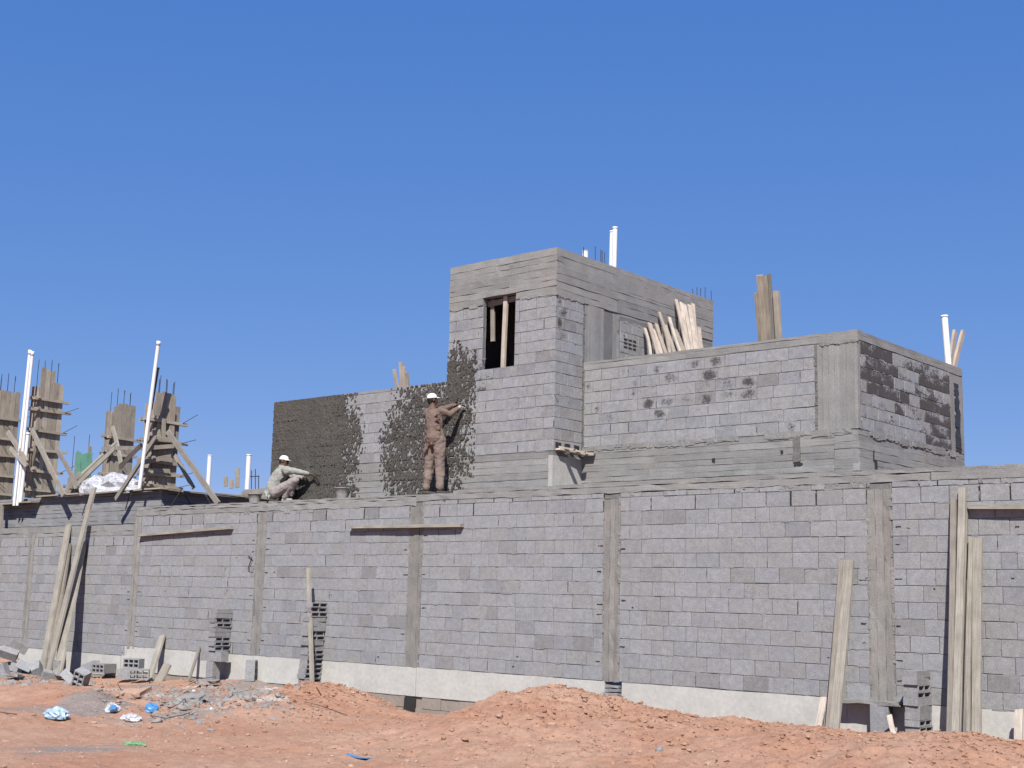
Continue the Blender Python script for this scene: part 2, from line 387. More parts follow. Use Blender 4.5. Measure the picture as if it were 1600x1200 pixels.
for vs, fs in BV:
    m_ = bpy.data.meshes.new('block'); m_.from_pydata(vs, [], fs); m_.materials.append(M['block']); BM.append(m_)
    a_ = m_.attributes.new('gc', 'FLOAT_VECTOR', 'POINT'); a_.data.foreach_set('vector', np.array(vs, np.float32).ravel())
def lay(store, O, U, N, u0, u1, z0, rows, H, L, holes=(), stain=None, joint=(.003, .007), tone=None, first=0, wild=0.0):
    """courses of blocks on the plane O + u*U + z*Z, front facing N"""
    for r in range(rows):
        zc = z0 + (r + .5) * H
        u = u0; off = (r + first) % 2
        k = L * (.5 if off else 1) * U_(.85, 1.05)
        rowt = U_(-.1, .1)
        while u < u1 - .02:
            k = min(k, u1 - u)
            if u1 - (u + k) < .09: k = u1 - u
            segs = [(u, u + k)]
            for (h0, h1, g0, g1) in holes:
                if g0 < zc < g1:
                    ns = []
                    for a, b in segs:
                        if b <= h0 or a >= h1: ns.append((a, b))
                        else:
                            if h0 - a > .05: ns.append((a, h0))
                            if b - h1 > .05: ns.append((h1, b))
                    segs = ns
            for a, b in segs:
                tn = min(1, max(0, (random.betavariate(2, 2) if tone is None else tone()) + rowt))
                s_ = stain((a + b) / 2, zc, r) if stain else 0
                hj = H - U_(*joint) * (1.9 if random.random() < .07 else 1)
                vj = U_(.005, .011) if random.random() < .86 else U_(.012, .02)
                store.append(dict(p=O + U * ((a + b) / 2) + ZA * (zc + U_(-.0015, .0015)), U=U, N=N, l=max(.04, b - a - vj), h=hj, t=tn, s=s_, k=random.randrange(6),
                                  o=U_(-.0025, .003) + (U_(-.006, .008) if random.random() < .1 + wild else 0), r=U_(-.004, .004)))
            u += k; k = L * (1 if random.random() < .93 else U_(.45, .8))
def bmat(b):
    R = Matrix((b['U'], -b['N'], ZA)).transposed().to_4x4()
    return Matrix.Translation(b['p'] + b['N'] * b['o']) @ R @ Matrix.Rotation(b['r'], 4, 'Y') @ Matrix.Rotation(b['r'] * 1.5, 4, 'Z') @ Matrix.Diagonal((b['l'], 1, b['h'], 1))
def build_blocks(store, parent, limit=300, stuffname='far_blocks'):
    store.sort(key=lambda b: (b['p'] - CAMP).length)
    for b in store[:limit]:
        o = bpy.data.objects.new('block', BM[b['k']]); COL.objects.link(o); o.parent = parent
        o.matrix_parent_inverse = Matrix.Translation(-parent.location); o.matrix_basis = bmat(b)
        o['tone'] = float(b['t']); o['stain'] = float(b['s'])
    rest = store[limit:]
    if rest:
        mb = MB()
        for b in rest:
            m_ = bmat(b); vs, fs = BV[b['k']]
            mb.add([m_ @ Vector(v) for v in vs], fs, b['t'], b['s'], vs)
        o = mb.build(stuffname, M['block'], parent); o['kind'] = 'stuff'
def dress_joints(store, parent, pdark=.10, psmear=.5, top=None):
    dk = MB(); sm_ = MB()
    for b in store:
        p, U, N, l, h = b['p'], b['U'], b['N'], b['l'], b['h']
        if random.random() < pdark:
            a = U_(-.5, .2) * l; dk.obox(p - ZA * (h / 2 + .003), U, ZA, N, a, a + U_(.06, .3) * l * 1.6, -.004, .004, -.012, -.001, 0, 3, .002)
        if random.random() < pdark * .6:
            dk.obox(p + U * (l / 2 + .003), ZA, U, N, -h * U_(.1, .5), h * U_(.1, .5), -.004, .004, -.012, -.001, 0, 3, .002)
        if top and p.z > top and random.random() < .42:
            dk.obox(p + U * (l / 2 + .002), ZA, U, N, -h * .48, h * U_(.3, .49), -U_(.006, .012), U_(.006, .014), -.012, .0012, 0, 4, .004)
        if random.random() < psmear:
            a = U_(-.5, .3) * l; sm_.obox(p - ZA * (h / 2 + .003), U, ZA, N, a, a + U_(.04, .25), -U_(.004, .009), U_(.003, .007), -.012, U_(.0005, .0035), U_(.2, 1), 4, .003)
        if random.random() < psmear * .5:
            a = U_(-.5, .2) * h; sm_.obox(p + U * (l / 2 + .003), ZA, U, N, a, a + U_(.04, .12), -U_(.003, .008), U_(.003, .008), -.012, U_(.0005, .003), U_(.2, 1), 3, .003)
        if random.random() < .025:
            k = MB; u = U_(-.4, .4) * l; z = U_(-.4, .4) * h; dk.obox(p + U * u + ZA * z, U, ZA, N, -U_(.008, .03), U_(.008, .03), -.007, .007, -.01, .0035, 0, 2, .006)
    tag(dk.build('open_joint_shade', M['hole_shade'], parent), kind='stuff'); tag(sm_.build('mortar_smear', M['mortar'], parent), kind='stuff')  # dark strips paint the shade of gaps where mortar is missing
def boards_h(mb, O, U, N, u0, u1, z0, z1, bh, thick, amp=.004, jit=.004, piece=2.4):
    z = z0
    while z < z1 - .01:
        h = min(bh * U_(.75, 1.25), z1 - z)
        if z1 - z - h < bh * .4: h = z1 - z
        u = u0; pr = U_(-amp, amp)
        while u < u1 - .01:
            k = min(piece * U_(.5, 1.2), u1 - u)
            if u1 - u - k < .4: k = u1 - u
            mb.obox(O, U, ZA, N, u, u + k - .002, z + .001, z + h - U_(.001, .006), -thick, pr + U_(-.0015, .0015), U_(0, 1), max(2, int(k / .22)), jit)
            u += k
        z += h
def boards_v(mb, O, U, N, u0, u1, z0, z1, bw, thick, amp=.004, jit=.003):
    u = u0
    while u < u1 - .005:
        w = min(bw * U_(.75, 1.25), u1 - u)
        if u1 - u - w < bw * .4: w = u1 - u
        mb.obox(O, ZA, U, N, z0, z1, u + .0005, u + w - U_(.001, .003), -thick, U_(-amp, amp), U_(0, 1), max(2, int((z1 - z0) / .15)), jit)
        u += w

# ------------------------------------------------------------------ perimeter wall
H = .22
pw = empty('perimeter_wall', (-14.5, .1, -.5), 'long grey block boundary wall with concrete posts and white plinth, right of the step', 'wall')
lw = empty('perimeter_wall', (-28, .1, -.5), 'lower stretch of the grey block boundary wall at the left, behind the tall poles', 'wall')
O0 = Vector((0, 0, 0)); NY = Vector((0, -1, 0))
posts = [(-21.40, -21.12), (-17.03, -16.71), (-12.65, -12.35), (-8.14, -7.80), (-3.7, -3.4)]
st = []
edges = [(-25.48, -21.40), (-21.12, -17.03), (-16.71, -12.65), (-12.35, -8.14), (-7.80, -3.7), (-3.4, -1.0)]
for i, (a, b) in enumerate(edges):
    lay(st, O0, XA, NY, a + .012, b - .012, U_(-.006, .006), 13, H, .405, first=i, wild=.04)
for b in st:
    if b['p'].z > 2.7: b['l'] -= U_(.004, .03) if random.random() < .35 else 0
# thin cut course under the beam
th = []
for a, b in edges[2:]:
    lay(th, O0, XA, NY, a + .012, b - .012, 2.865, 1, .075, .42, wild=.3)
st += th
build_blocks(st, pw); dress_joints(st, pw, top=2.66)
core = MB(); core.box((-25.50, .009, 0.0), (-1.0, .2, 2.93)); core.build('mortar', M['joint'], pw)
def post(x0, x1, z0, z1, parent, n=3):
    mb = MB(); boards_v(mb, O0, XA, NY, x0, x1, z0, z1, (x1 - x0) / n, .16, .007, .011)
    # lumps of concrete squeezed out beside the boards
    for s_, x in ((-1, x0), (1, x1)):
        z = z0
        while z < z1:
            h = U_(.04, .16)
            if random.random() < .85:
                w = U_(.004, .028); mb.obox(O0, ZA, XA, NY, z, z + h, x - w, x + w, -.05, U_(-.001, .006), U_(.2, 1), 3, .006)
            z += h
    return mb.build('post', M['pillar'], parent)
post(-25.72, -25.48, -.04, 2.86, pw, 2)
for a, b in posts: post(a, b, .0, 2.84, pw)
bm_ = MB()
boards_h(bm_, O0, XA, NY, -25.72, -16.9, 2.865, 3.03, .11, .2, .010, .014, 4.5)
boards_h(bm_, O0, XA, NY, -16.9, -1.0, 2.942, 3.045, .13, .2, .008, .013, 4.5)
bm_.build('top_beam', M['conc'], pw)
cp = MB()
cp.obox(O0, XA, ZA, NY, -25.70, -16.0, 3.032, 3.062, -.60, -.012, .6, 60, .007)
cp.obox(O0, XA, ZA, NY, -16.0, -1.0, 3.051, 3.105, -1.5, -.014, .5, 90, .008)
cp.build('coping', M['conc'], pw)
pl = MB()
for a, b in ((-25.9, -25.0), (-25.0, -21.3), (-21.3, -17.02), (-16.74, -12.6), (-12.28, -8.5), (-8.5, -5.4), (-5.4, -1)):
    pl.obox(O0, XA, ZA, NY, a, b - .006, -.52 if b < -21 else -.50, -.003, -.2, U_(-.004, .004), .5, 14, .005)
pl.obox(O0, XA, ZA, NY, -17.02, -16.75, -.50, -.003, -.2, .004, .5, 2, .004)
pl.build('plinth', M['lime'], pw)
fd = MB()
for r in range(3):
    u = -25.9 - r * .2
    while u < -12.8:
        k = .42 * U_(.9, 1.1)
        if not (-17.1 < u + k / 2 < -16.7 and r == 0):
            fd.obox(O0, XA, ZA, NY, u + .004, u + k - .004, -.50 - (r + 1) * .2, -.508 - r * .2, -.2, U_(-.02, -.008), U_(0, 1), 2, .004)
        u += k
fd.box((-25.9, .035, -1.2), (-12.5, .19, -.505))
fd.build('foundation', M['found'], pw)
# dark open cavity with rubble under the post at the centre, stacked scraps under the next
cav = MB()
for k in range(5): cav.obox(O0, XA, ZA, NY, -12.62, -12.34, -.33 + k * .058, -.30 + k * .058 + U_(0, .02), -.1, U_(-.01, .03), U_(0, 1), 3, .010)
cav.build('packing_slab', M['block'], pw)
# mortar tongues below the beam and dark missing joints
tg = MB()
x = -25.4
while x < -5.2:
    if random.random() < .55:
        w = U_(.03, .20); z1 = 2.87 if x < -16.9 else 2.945
        tg.obox(O0, XA, ZA, NY, x, x + w, z1 - U_(.015, .07), z1, -.02, U_(.001, .005), U_(0, 1), 3, .010)
    x += U_(.08, .5)
tag(tg.build('mortar_drip', M['conc'], pw), kind='stuff')
# core slots showing beside the posts (open block ends, their shade painted as dark boxes)
sl = MB()
for a, b in posts[:4] + [(-25.72, -25.48)]:
    for z in (.33, .99, 1.21, 1.65, 2.09, 2.31, .55):
        for sgn, xx in ((-1, a), (1, b)):
            if random.random() < .55:
                cx = xx + sgn * U_(.06, .10); zz = z + U_(-.05, .05); w = U_(.03, .055)
                sl.obox(O0, XA, ZA, NY, cx - w, cx + w, zz - .007, zz + .009, -.02, .0045, 0, 3, .005)
tag(sl.build('open_core_shade', M['hole_shade'], pw), kind='stuff')
# pale mortar patches smeared at post edges
# lower left wall
st = []
for i, (a, b) in enumerate(((-37, -34.5), (-34.25, -30.2), (-29.96, -25.72))):
    lay(st, O0, XA, NY, a + .012, b - .012, -.21, 12, H, .405, first=i, wild=.04)
build_blocks(st, lw, 300); dress_joints(st, lw, top=2.2)
core = MB(); core.box((-37, .009, -.21), (-25.74, .2, 2.44)); core.build('mortar', M['joint'], lw)
for a, b in ((-34.5, -34.25), (-30.20, -29.96)): post(a, b, -.2, 2.50, lw, 2)
bm_ = MB(); boards_h(bm_, O0, XA, NY, -37, -25.73, 2.44, 2.69, .12, .2, .008, .012, 4); bm_.build('top_beam', M['conc'], lw)
pl = MB(); pl.obox(O0, XA, ZA, NY, -37, -25.92, -.66, -.213, -.2, .0, .5, 30, .006); pl.build('plinth', M['lime'], lw)
fd = MB(); fd.obox(O0, XA, ZA, NY, -37, -25.92, -1.3, -.663, -.2, -.01, .5, 30, .01); fd.build('foundation', M['found'], lw)

# ------------------------------------------------------------------ upper building
YF, YB = .60, 1.42; XL, XT0, XT1, XB1 = -21.80, -16.80, -14.22, -8.94
hs = empty('house', (-15.5, 3, 3.06), 'unfinished grey block upper storey with a square stair tower, dark window and flat-roofed wing', 'building')
HB = .197; LB = .39
OF = Vector((0, YF, 0)); OB = Vector((0, YB, 0)); OS = Vector((XT1, 0, 0)); OX = Vector((XB1, 0, 0)); NX = Vector((1, 0, 0))
st = []
def film(u, z, r):
    c_ = at(668, 690, Y=YF).x + max(0, z - 4.4) * .6; return .24 if abs(u - c_) < 1.0 and z < 5.6 else 0     # cement slurry between the splashes
lay(st, OF, XA, NY, XL, XT0, 3.78, 7, HB, LB, stain=film)
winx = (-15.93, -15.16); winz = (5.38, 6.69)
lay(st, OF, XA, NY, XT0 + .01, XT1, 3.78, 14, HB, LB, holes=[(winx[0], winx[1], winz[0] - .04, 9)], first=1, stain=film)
def dabs(pts, **k): return [(at(x, y, **k), s_) for x, y, s_ in pts]
TD = dabs([(880, 490, .8), (873, 504, 1.1), (874, 524, .8), (876, 470, .55)], X=XT1)
def tower_stain(u, z, r):
    for p, s_ in TD:
        if abs(p.y - u) < .21 and abs(p.z - z) < .10: return -s_
    return 0
lay(st, OS, YA, NX, YF + .004, 1.40, 3.78, 14, HB, LB, stain=tower_stain)
lay(st, OS, YA, NX, 2.52, 5.1, 5.025, 7, HB, LB, tone=lambda: U_(.55, .95))
BD = dabs([(1101,567,.6),(1114,582,1.1),(1163,596,.9),(1113,620,1.0),(1174,615,.9),(1085,569,.45),(1035,567,.45),(1042,592,.8),(985,593,.5),(1021,628,1.1),(1048,626,.8),(1027,647,.9),(990,611,.4),(975,575,.3),(1123,623,.4)], Y=YB)
def box_stain(u, z, r):
    for p, s_ in BD:
        if abs(p.x - u) < .20 and abs(p.z - z) < .10: return -s_
    if random.random() < .13: return -U_(.2, .45)
    return 0
lay(st, OB, XA, NY, XT1 + .02, -9.66, 3.905, 7, HB, LB, stain=box_stain)
def side_stain(u, z, r):
    f = (u - 1.5) / 3.4
    if r == 6: v = .60 if .05 < f < .40 else (.34 if f > .5 else .1)
    elif r == 5: v = .50 if .05 < f < .45 else (.55 if f > .66 else .14)
    elif r == 4: v = .56 if f < .38 else (.40 if .55 < f < .78 else .20)
    elif r == 3: v = .55 if .05 < f < .48 else (.56 if f > .60 else .08)
    elif r == 2: v = .18 if f < .35 else (.44 if f < .52 or f > .68 else .2)
    elif r == 1: v = .50 if f > .72 else .10
    else: v = .45 if f > .70 else .05
    return v * U_(.98, 1.2)
lay(st, OX, YA, NX, YB + .10, 4.93, 3.905, 7, HB, LB, stain=side_stain)
build_blocks(st, hs); dress_joints([b for b in st if b['p'].z < 6.55], hs, .16, .35)
core = MB(); r_ = .009
core.box((XL + .01, YF + r_, 3.06), (XT0 + .01, YF + .2, 5.15))
core.box((XL + .01, YF + .2, 3.06), (XL + .21, 5.0, 5.15))                  # far walls of the wing, hidden side
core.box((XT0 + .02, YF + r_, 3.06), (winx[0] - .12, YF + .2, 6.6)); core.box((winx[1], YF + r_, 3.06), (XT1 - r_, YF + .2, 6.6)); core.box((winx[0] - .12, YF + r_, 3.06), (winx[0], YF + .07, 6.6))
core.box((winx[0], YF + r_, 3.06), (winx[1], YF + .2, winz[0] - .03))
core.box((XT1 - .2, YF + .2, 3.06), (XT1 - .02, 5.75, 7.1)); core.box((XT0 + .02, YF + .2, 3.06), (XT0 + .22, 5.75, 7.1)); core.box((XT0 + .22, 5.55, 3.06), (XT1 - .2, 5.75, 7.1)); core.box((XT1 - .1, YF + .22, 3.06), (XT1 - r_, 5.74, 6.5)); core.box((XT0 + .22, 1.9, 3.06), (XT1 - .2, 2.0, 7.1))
core.box((XT1 - .005, YB + r_, 3.06), (XB1 - .03, YB + .2, 5.3)); core.box((XB1 - .2, YB + .2, 3.06), (XB1 - r_, 5.5, 5.3)); core.box((XT1 - .005, 5.3, 3.06), (XB1 - .2, 5.5, 5.3))
core.build('mortar', M['joint'], hs)
# base bands
bb = MB()
boards_h(bb, OF, XA, NY, XL, XT0, 3.06, 3.775, .13, .1, .005, .005)
boards_h(bb, OF, XA, NY, XT0 + .003, XT1 - .1, 3.06, 3.775, .13, .1, .005, .005)
boards_h(bb, OB, XA, NY, XT1 + .003, -9.35, 3.06, 3.9, .11, .1, .006, .006)
boards_h(bb, OB, XA, NY, -9.347, XB1 - .02, 3.06, 3.9, .14, .1, .006, .006)
boards_h(bb, OX, YA, NX, YB, 5.5, 3.06, 3.9, .12, .1, .007, .007)
bb.build('base_band', M['conc'], hs)
cp = MB(); cp.obox(OF, ZA, XA, NY, 3.06, 3.70, XT1 - .098, XT1 + .004, -.15, .006, .8, 4, .004)
cp.obox(OS, ZA, YA, NX, 3.06, 3.70, YF + .005, 1.0, -.15, .005, .9, 4, .004); cp.obox(OS, ZA, YA, NX, 3.06, 3.72, 1.003, YB - .002, -.15, .002, .75, 4, .004)
cp.build('tower_corner_footing', mk_concrete('pale_footing_concrete', (.42, .415, .40), (.52, .51, .49)), hs)
# beams
tb = MB()
boards_h(tb, OF, XA, NY, XT0 - .004, XT1 + .002, 6.70, 7.40, .115, .2, .009, .008, 2.7)
boards_h(tb, OF, XA, NY, XT0 - .004, winx[0] - .01, 6.57, 6.697, .12, .19, .006, .007); boards_h(tb, OF, XA, NY, winx[1] + .01, XT1 + .002, 6.57, 6.697, .12, .19, .006, .007)
boards_h(tb, OS, YA, NX, YF + .012, 2.42, 6.54, 7.40, .12, .19, .009, .008, 2.7)
boards_h(tb, OS + Vector((-.012, 0, 0)), YA, NX, 2.425, 5.77, 6.42, 7.40, .12, .18, .009, .008, 2.7)
tb.build('tower_beam', M['conc'], hs)
rp = MB(); rp.obox(Vector((0, 0, 0)), XA, YA, ZA, XT0, XT1 - .005, YF + .012, 5.76, 7.0, 7.405, .7, 10, .008); rp.build('tower_roof', M['conc'], hs)
sc_ = MB()                                     # broken mortar lip under the tower beam
for _ in range(26):
    u = U_(XT0, XT1 - .1); 
    if winx[0] - .1 < u < winx[1] + .05: continue
    sc_.obox(OF, XA, ZA, NY, u, u + U_(.05, .22), 6.555 - U_(.0, .035), 6.59, -.02, U_(.004, .014), U_(.3, 1), 3, .008)
for _ in range(16):
    u = U_(YF, 1.4); sc_.obox(OS, YA, ZA, NX, u, u + U_(.05, .18), 6.53 - U_(.0, .03), 6.55, -.02, U_(.003, .012), U_(.3, 1), 3, .008)
for _ in range(30):
    u = U_(2.6, 5.6); sc_.obox(OS, YA, ZA, NX, u, u + U_(.05, .2), 6.41 - U_(.0, .03), 6.425, -.02, U_(-.01, .006), U_(.3, 1), 3, .008)
for _ in range(70):
    u = U_(XT1 + .1, XB1 - .2); sc_.obox(OB, XA, ZA, NY, u, u + U_(.06, .3), 3.86 + U_(-.04, .02), 3.925, -.02, U_(.002, .012), U_(0, .8), 3, .009)
for _ in range(40):
    u = U_(YB + .1, 5.0); sc_.obox(OX, YA, ZA, NX, u, u + U_(.06, .3), 3.84 + U_(-.04, .02), 3.925, -.02, U_(.002, .012), U_(0, .8), 3, .009)
for _ in range(20):
    u = U_(-9.62, -9.0); sc_.obox(OB, XA, ZA, NY, u, u + U_(.04, .12), 5.25 + U_(-.015, .01), 5.295, -.02, U_(.006, .016), U_(0, .8), 3, .006)
tag(sc_.build('mortar_drip', M['conc'], hs), kind='stuff')
def column(*parts):
    cb = MB()
    for q_ in parts: boards_v(cb, *q_)
    return cb
column((OS, YA, NX, 1.452, 2.02, 4.9, 6.53, .09, .19, .006)).build('column', M['conc'], hs)
column((OS, YA, NX, 2.30, 2.50, 4.9, 6.50, .10, .19, .008, .007)).build('column', M['conc'], hs)
column((OS + Vector((-.03, 0, 0)), YA, NX, 2.03, 2.29, 4.9, 6.50, .13, .16, .004)).build('column_recess', M['conc'], hs)
column((OS, YA, NX, 5.15, 5.77, 4.9, 6.40, .12, .19, .008)).build('column', M['conc'], hs)
cb = column((OB, XA, NY, -9.62, XB1 - .05, 3.915, 5.27, .085, .19, .004), (OX, YA, NX, YB + .003, YB + .08, 3.92, 5.27, .08, .19, .004, .002))
cb.obox(OB, ZA, XA, NY, 3.915, 5.27, XB1 - .05, XB1 - .003, -.02, .004, .9, 6, .002); cb.build('column', M['conc'], hs)
column((OX, YA, NX, 4.95, 5.27, 3.92, 5.27, .16, .19, .004), (OX, YA, NX, 5.275, 5.50, 3.92, 5.27, .11, .19, .003)).build('column', M['conc'], hs)
sm = MB()                                     # ragged mortar beside columns
for (O_, U__, N_, u, z0, z1, w) in ((OB, XA, NY, -9.645, 3.9, 5.25, .035), (OS, YA, NX, 1.425, 3.9, 6.5, .022), (OB, XA, NY, XT1 + .02, 3.95, 5.25, .022), (OX, YA, NX, YB + .09, 3.9, 5.28, .012)):
    z = z0
    while z < z1:
        h = U_(.04, .16); sm.obox(O_, ZA, U__, N_, z, z + h, u - w * U_(.2, 1), u + w * U_(.2, 1), -.03, U_(-.004, .009), U_(0, 1), 3, .006); z += h
tag(sm.build('mortar_seam', M['smear'], hs), kind='stuff')
bx = MB()
boards_h(bx, OB, XA, NY, XT1 + .003, XB1, 5.295, 5.45, .09, .2, .006, .006, 3); boards_h(bx, OX, YA, NX, YB + .012, 5.50, 5.29, 5.44, .09, .2, .006, .006, 3)
bx.obox(O0, XA, YA, ZA, XT1 + .01, XB1 - .005, YB + .205, 5.49, 5.0, 5.12, .5, 4, .01)
bx.build('roof_beam', M['conc'], hs)
wt = MB(); boards_h(wt, OF, XA, NY, XL, XT0 - .01, 5.162, 5.215, .06, .2, .004, .006, 3); wt.obox(O0, XA, YA, ZA, XL + .01, XT0 - .01, YF + .21, 5.0, 5.0, 5.12, .5, 4, .01); wt.build('wing_coping', M['conc'], hs)
# conduit scar on the box front, slots in bare blocks as dark boxes, shade painted in
ex = MB()
ex.obox(OB, ZA, XA, NY, 3.45, 3.86, -10.05, -9.93, -.02, .012, .2, 4, .008)
ex.build('mortar_patch', M['smear'], hs)
hv = MB()
for (O_, U__, N_, u, z, w, h) in ((OB, XA, NY, -9.96, 3.41, .07, .02), (OB, XA, NY, -10.25, 3.62, .02, .03), (OB, XA, NY, -11.5, 3.55, .02, .035), (OX, YA, NX, YB + .55, 3.42, .05, .07), (OX, YA, NX, YB + .48, 3.55, .02, .09)):
    hv.obox(O_, U__, ZA, N_, u - w, u + w, z - h, z + h, -.01, .010, 0, 3, .012)
for r in range(3):
    for k in range(3):
        u = 2.64 + k * .14; z = 5.93 + r * .075
        hv.obox(OS, YA, ZA, NX, u, u + .11, z - .02, z + .02, -.01, .006, 0, 3, .006)
tag(hv.build('open_core_shade', M['hole_shade'], hs), kind='stuff')
# window: timber props and lintel formwork inside
wf = MB()
wf.bar((-15.50, YF + .10, winz[0] - .03), (-15.47, YF + .10, winz[1]), .085, .05, XA, .9, 3, .004)
wf.build('prop', M['palewood'], hs)
wf = MB(); wf.bar((-15.83, YF + .17, 5.9), (-15.86, YF + .17, winz[1]), .08, .04, XA, .6, 3); wf.build('prop', M['wood'], hs)
wf = MB(); wf.bar((winx[0] + .005, YF + .13, winz[1] - .09), (winx[1] - .005, YF + .13, winz[1] - .06), .03, .10, YA, .4, 3); wf.build('lintel_board', M['wood'], hs)
# sill course lump
# rebar stubs
def rebars(pts, parent, r=.008):
    for p0, p1 in pts:
        mb = MB(); m_ = Vector(p0).lerp(Vector(p1), .5) + Vector((U_(-.01, .01), 0, 0))
        mb.tube([p0, m_, p1], r, 6); mb.build('rebar', M['steel'], parent)
def stub(px, y0, y1, X=None, Y=None, dx=0):
    return (at(px, y0, X=X, Y=Y), at(px + dx, y1, X=X, Y=Y))
rebars([stub(a, b, c, X=-14.42) for a, b, c in ((912, 404, 386), (930, 408, 385), (939, 410, 390), (945, 412, 394), (941, 411, 392))] +
       [stub(a, b, c, X=-14.35) for a, b, c in ((1082, 462, 451), (1089, 464, 449), (1095, 467, 450), (1102, 469, 449), (1111, 472, 454))], hs, .007)
rebars([stub(1364, 535, 528, X=-9.0), stub(1399, 550, 538, X=-9.0)], hs, .007)
# broken timber scraps poking from the tower corner
for k, (y, ya) in enumerate(((.74, .1), (1.02, .1), (1.28, .08))):
    mb = MB(); mb.bar((XT1 - .25, y, 3.92 - k * .02), (XT1 + .30, y + ya, 3.80 - k * .015), .09, .03, YA, .7, 3, .01, .03); mb.build('timber_scrap', M['palewood'], hs)
mb = MB(); mb.bar((XT1 + .05, .68, 3.81), (XT1 + .12, 1.40, 3.77), .10, .035, XA, .9, 4, .01, .03); mb.build('timber_scrap', M['palewood'], hs)
hv = MB()
for y in (.66, .92, 1.18): hv.obox(OS, YA, ZA, NX, y, y + .15, 3.84, 3.93, -.02, .007, 0, 2, .008)
tag(hv.build('open_core_shade', M['hole_shade'], hs), kind='stuff')  # dark boxes paint the shade of the holes around the scraps

# scratch-coat plaster thrown on the wing and tower corner: real speckled crust
CELL = .015
px_x = np.arange(XL + .0, -14.9, CELL); pz = np.arange(3.065, 6.0, CELL)
PX, PZ = np.meshgrid(px_x, pz)
fx = lambda p: at(p, 690, Y=YF).x
jag = vnoise(PX, PZ, 1.6, 21) * .9 + vnoise(PX, PZ, 4, 22) * .35
D1 = np.clip((fx(573) - PX) / 1.1 + jag + .15, 0, 1.08)                       # left field, dense
D1 = np.minimum(D1, 1.01 - .24 * np.clip((PX - fx(480)) / 2.2, 0, 1) - .05 * (PZ < 3.78))
c2 = np.interp(PZ, [3.06, 3.8, 4.5, 5.2, 5.6, 5.9], [fx(655), fx(652), fx(664), fx(690), fx(722), fx(726)])
w2 = np.interp(PZ, [3.06, 3.8, 4.5, 5.2, 5.6, 5.9], [1.1, 1.05, 1.15, 1.25, .55, .3])
D2 = np.clip(1.25 - np.abs(PX - c2) / w2 + jag * .8, 0, .65 + .22 * vnoise(PX, PZ, 2, 44))
D2 = np.where((PX > XT0 + .12) & (PZ > 5.15), np.clip(1.25 - (PX - XT0) / .95 - np.clip(PZ - 5.45, 0, 1) * 2.0 + jag, 0, .8), D2)
D2 = np.where((PX > fx(742)), 0, D2)
D2 = np.where((PZ > 5.2) & (PX < XT0), 0, D2)
DD = np.maximum(D1 * (PZ < 5.2), D2)
sp = vnoise(PX, PZ * .75, 13, 31) * .35 + vnoise(PX, PZ * .7, 24, 36) * .7 + vnoise(PX * 1.1, PZ * .7, 42, 32) * .8 + vnoise(PX, PZ, 58, 33) * .6
sp = np.argsort(np.argsort(sp.ravel())).reshape(sp.shape) / sp.size
crs = np.abs(((PZ - 3.78) / HB + .5) % 1 - .5) * HB                              # distance to the nearest bed joint
sp = np.where((crs < .011) & (vnoise(PX, PZ, 1.7, 41) > .08), sp + .35, sp)
keep = (sp < DD) & (DD > .03)
# lines where block joints read through the crust
lev = .010 + .010 * (vnoise(PX, PZ, 30, 34) + .5) + .012 * np.clip(vnoise(PX, PZ, 9, 35), 0, 1)
ii, jj = np.nonzero(keep[:-1, :-1])
n1 = PX.shape[1]
V = np.stack([PX, YF - lev, PZ], -1).reshape(-1, 3)
q = np.stack([ii * n1 + jj, ii * n1 + jj + 1, (ii + 1) * n1 + jj + 1, (ii + 1) * n1 + jj], -1)
used = np.unique(q); remap = -np.ones(len(V), int); remap[used] = np.arange(len(used))
front = V[used].copy(); front[:, 0] += NR.uniform(-.004, .004, len(used)); front[:, 2] += NR.uniform(-.004, .004, len(used))
Q = remap[q]
# rim: edges used once get a wall back to the block face
E_ = np.concatenate([Q[:, [0, 1]], Q[:, [1, 2]], Q[:, [2, 3]], Q[:, [3, 0]]]); key = np.sort(E_, 1); _, inv, cnt = np.unique(key, axis=0, return_inverse=True, return_counts=True)
be = E_[cnt[inv.ravel()] == 1]
back = front.copy(); back[:, 1] = YF + .008
nf = len(front); rim = np.stack([be[:, 1], be[:, 0], be[:, 0] + nf, be[:, 1] + nf], -1)
me = bpy.data.meshes.new('plaster_coat'); me.from_pydata(np.concatenate([front, back]).tolist(), [], np.concatenate([Q, rim]).tolist())
me.materials.append(M['scratch']); o = bpy.data.objects.new('plaster_coat', me); COL.objects.link(o); o.parent = hs; o.matrix_parent_inverse = Matrix.Translation(-hs.location)
o['kind'] = 'stuff'

# ------------------------------------------------------------------ left house with formwork columns
lh = empty('house', (-30, 3, 3.5), 'half-built lower house with board-marked concrete walls and timber deck edge under the shuttered columns', 'building')
YL = 1.25; OL = Vector((0, YL, 0)); XLc = -26.62; OLs = Vector((XLc, 0, 0))
mb = MB(); boards_h(mb, OL, XA, NY, -38, XLc, 2.62, 3.50, .10, .2, .006, .006, 2.6); boards_h(mb, OLs, YA, NX, YL + .01, 7.0, 2.0, 3.50, .12, .2, .008, .008, 2.6)
mb.build('wall_band', M['conc_grey'], lh)
st = []; lay(st, OL, XA, NY, -38, XLc - .01, 2.62 - .394, 2, HB, LB); build_blocks(st, lh)
mb = MB(); mb.box((-38, YL + .009, -.5), (XLc - .009, YL + .2, 2.62)); mb.box((XLc - .2, YL + .2, -.5), (XLc - .009, 7, 2.0)); mb.build('mortar', M['mortar'], lh)
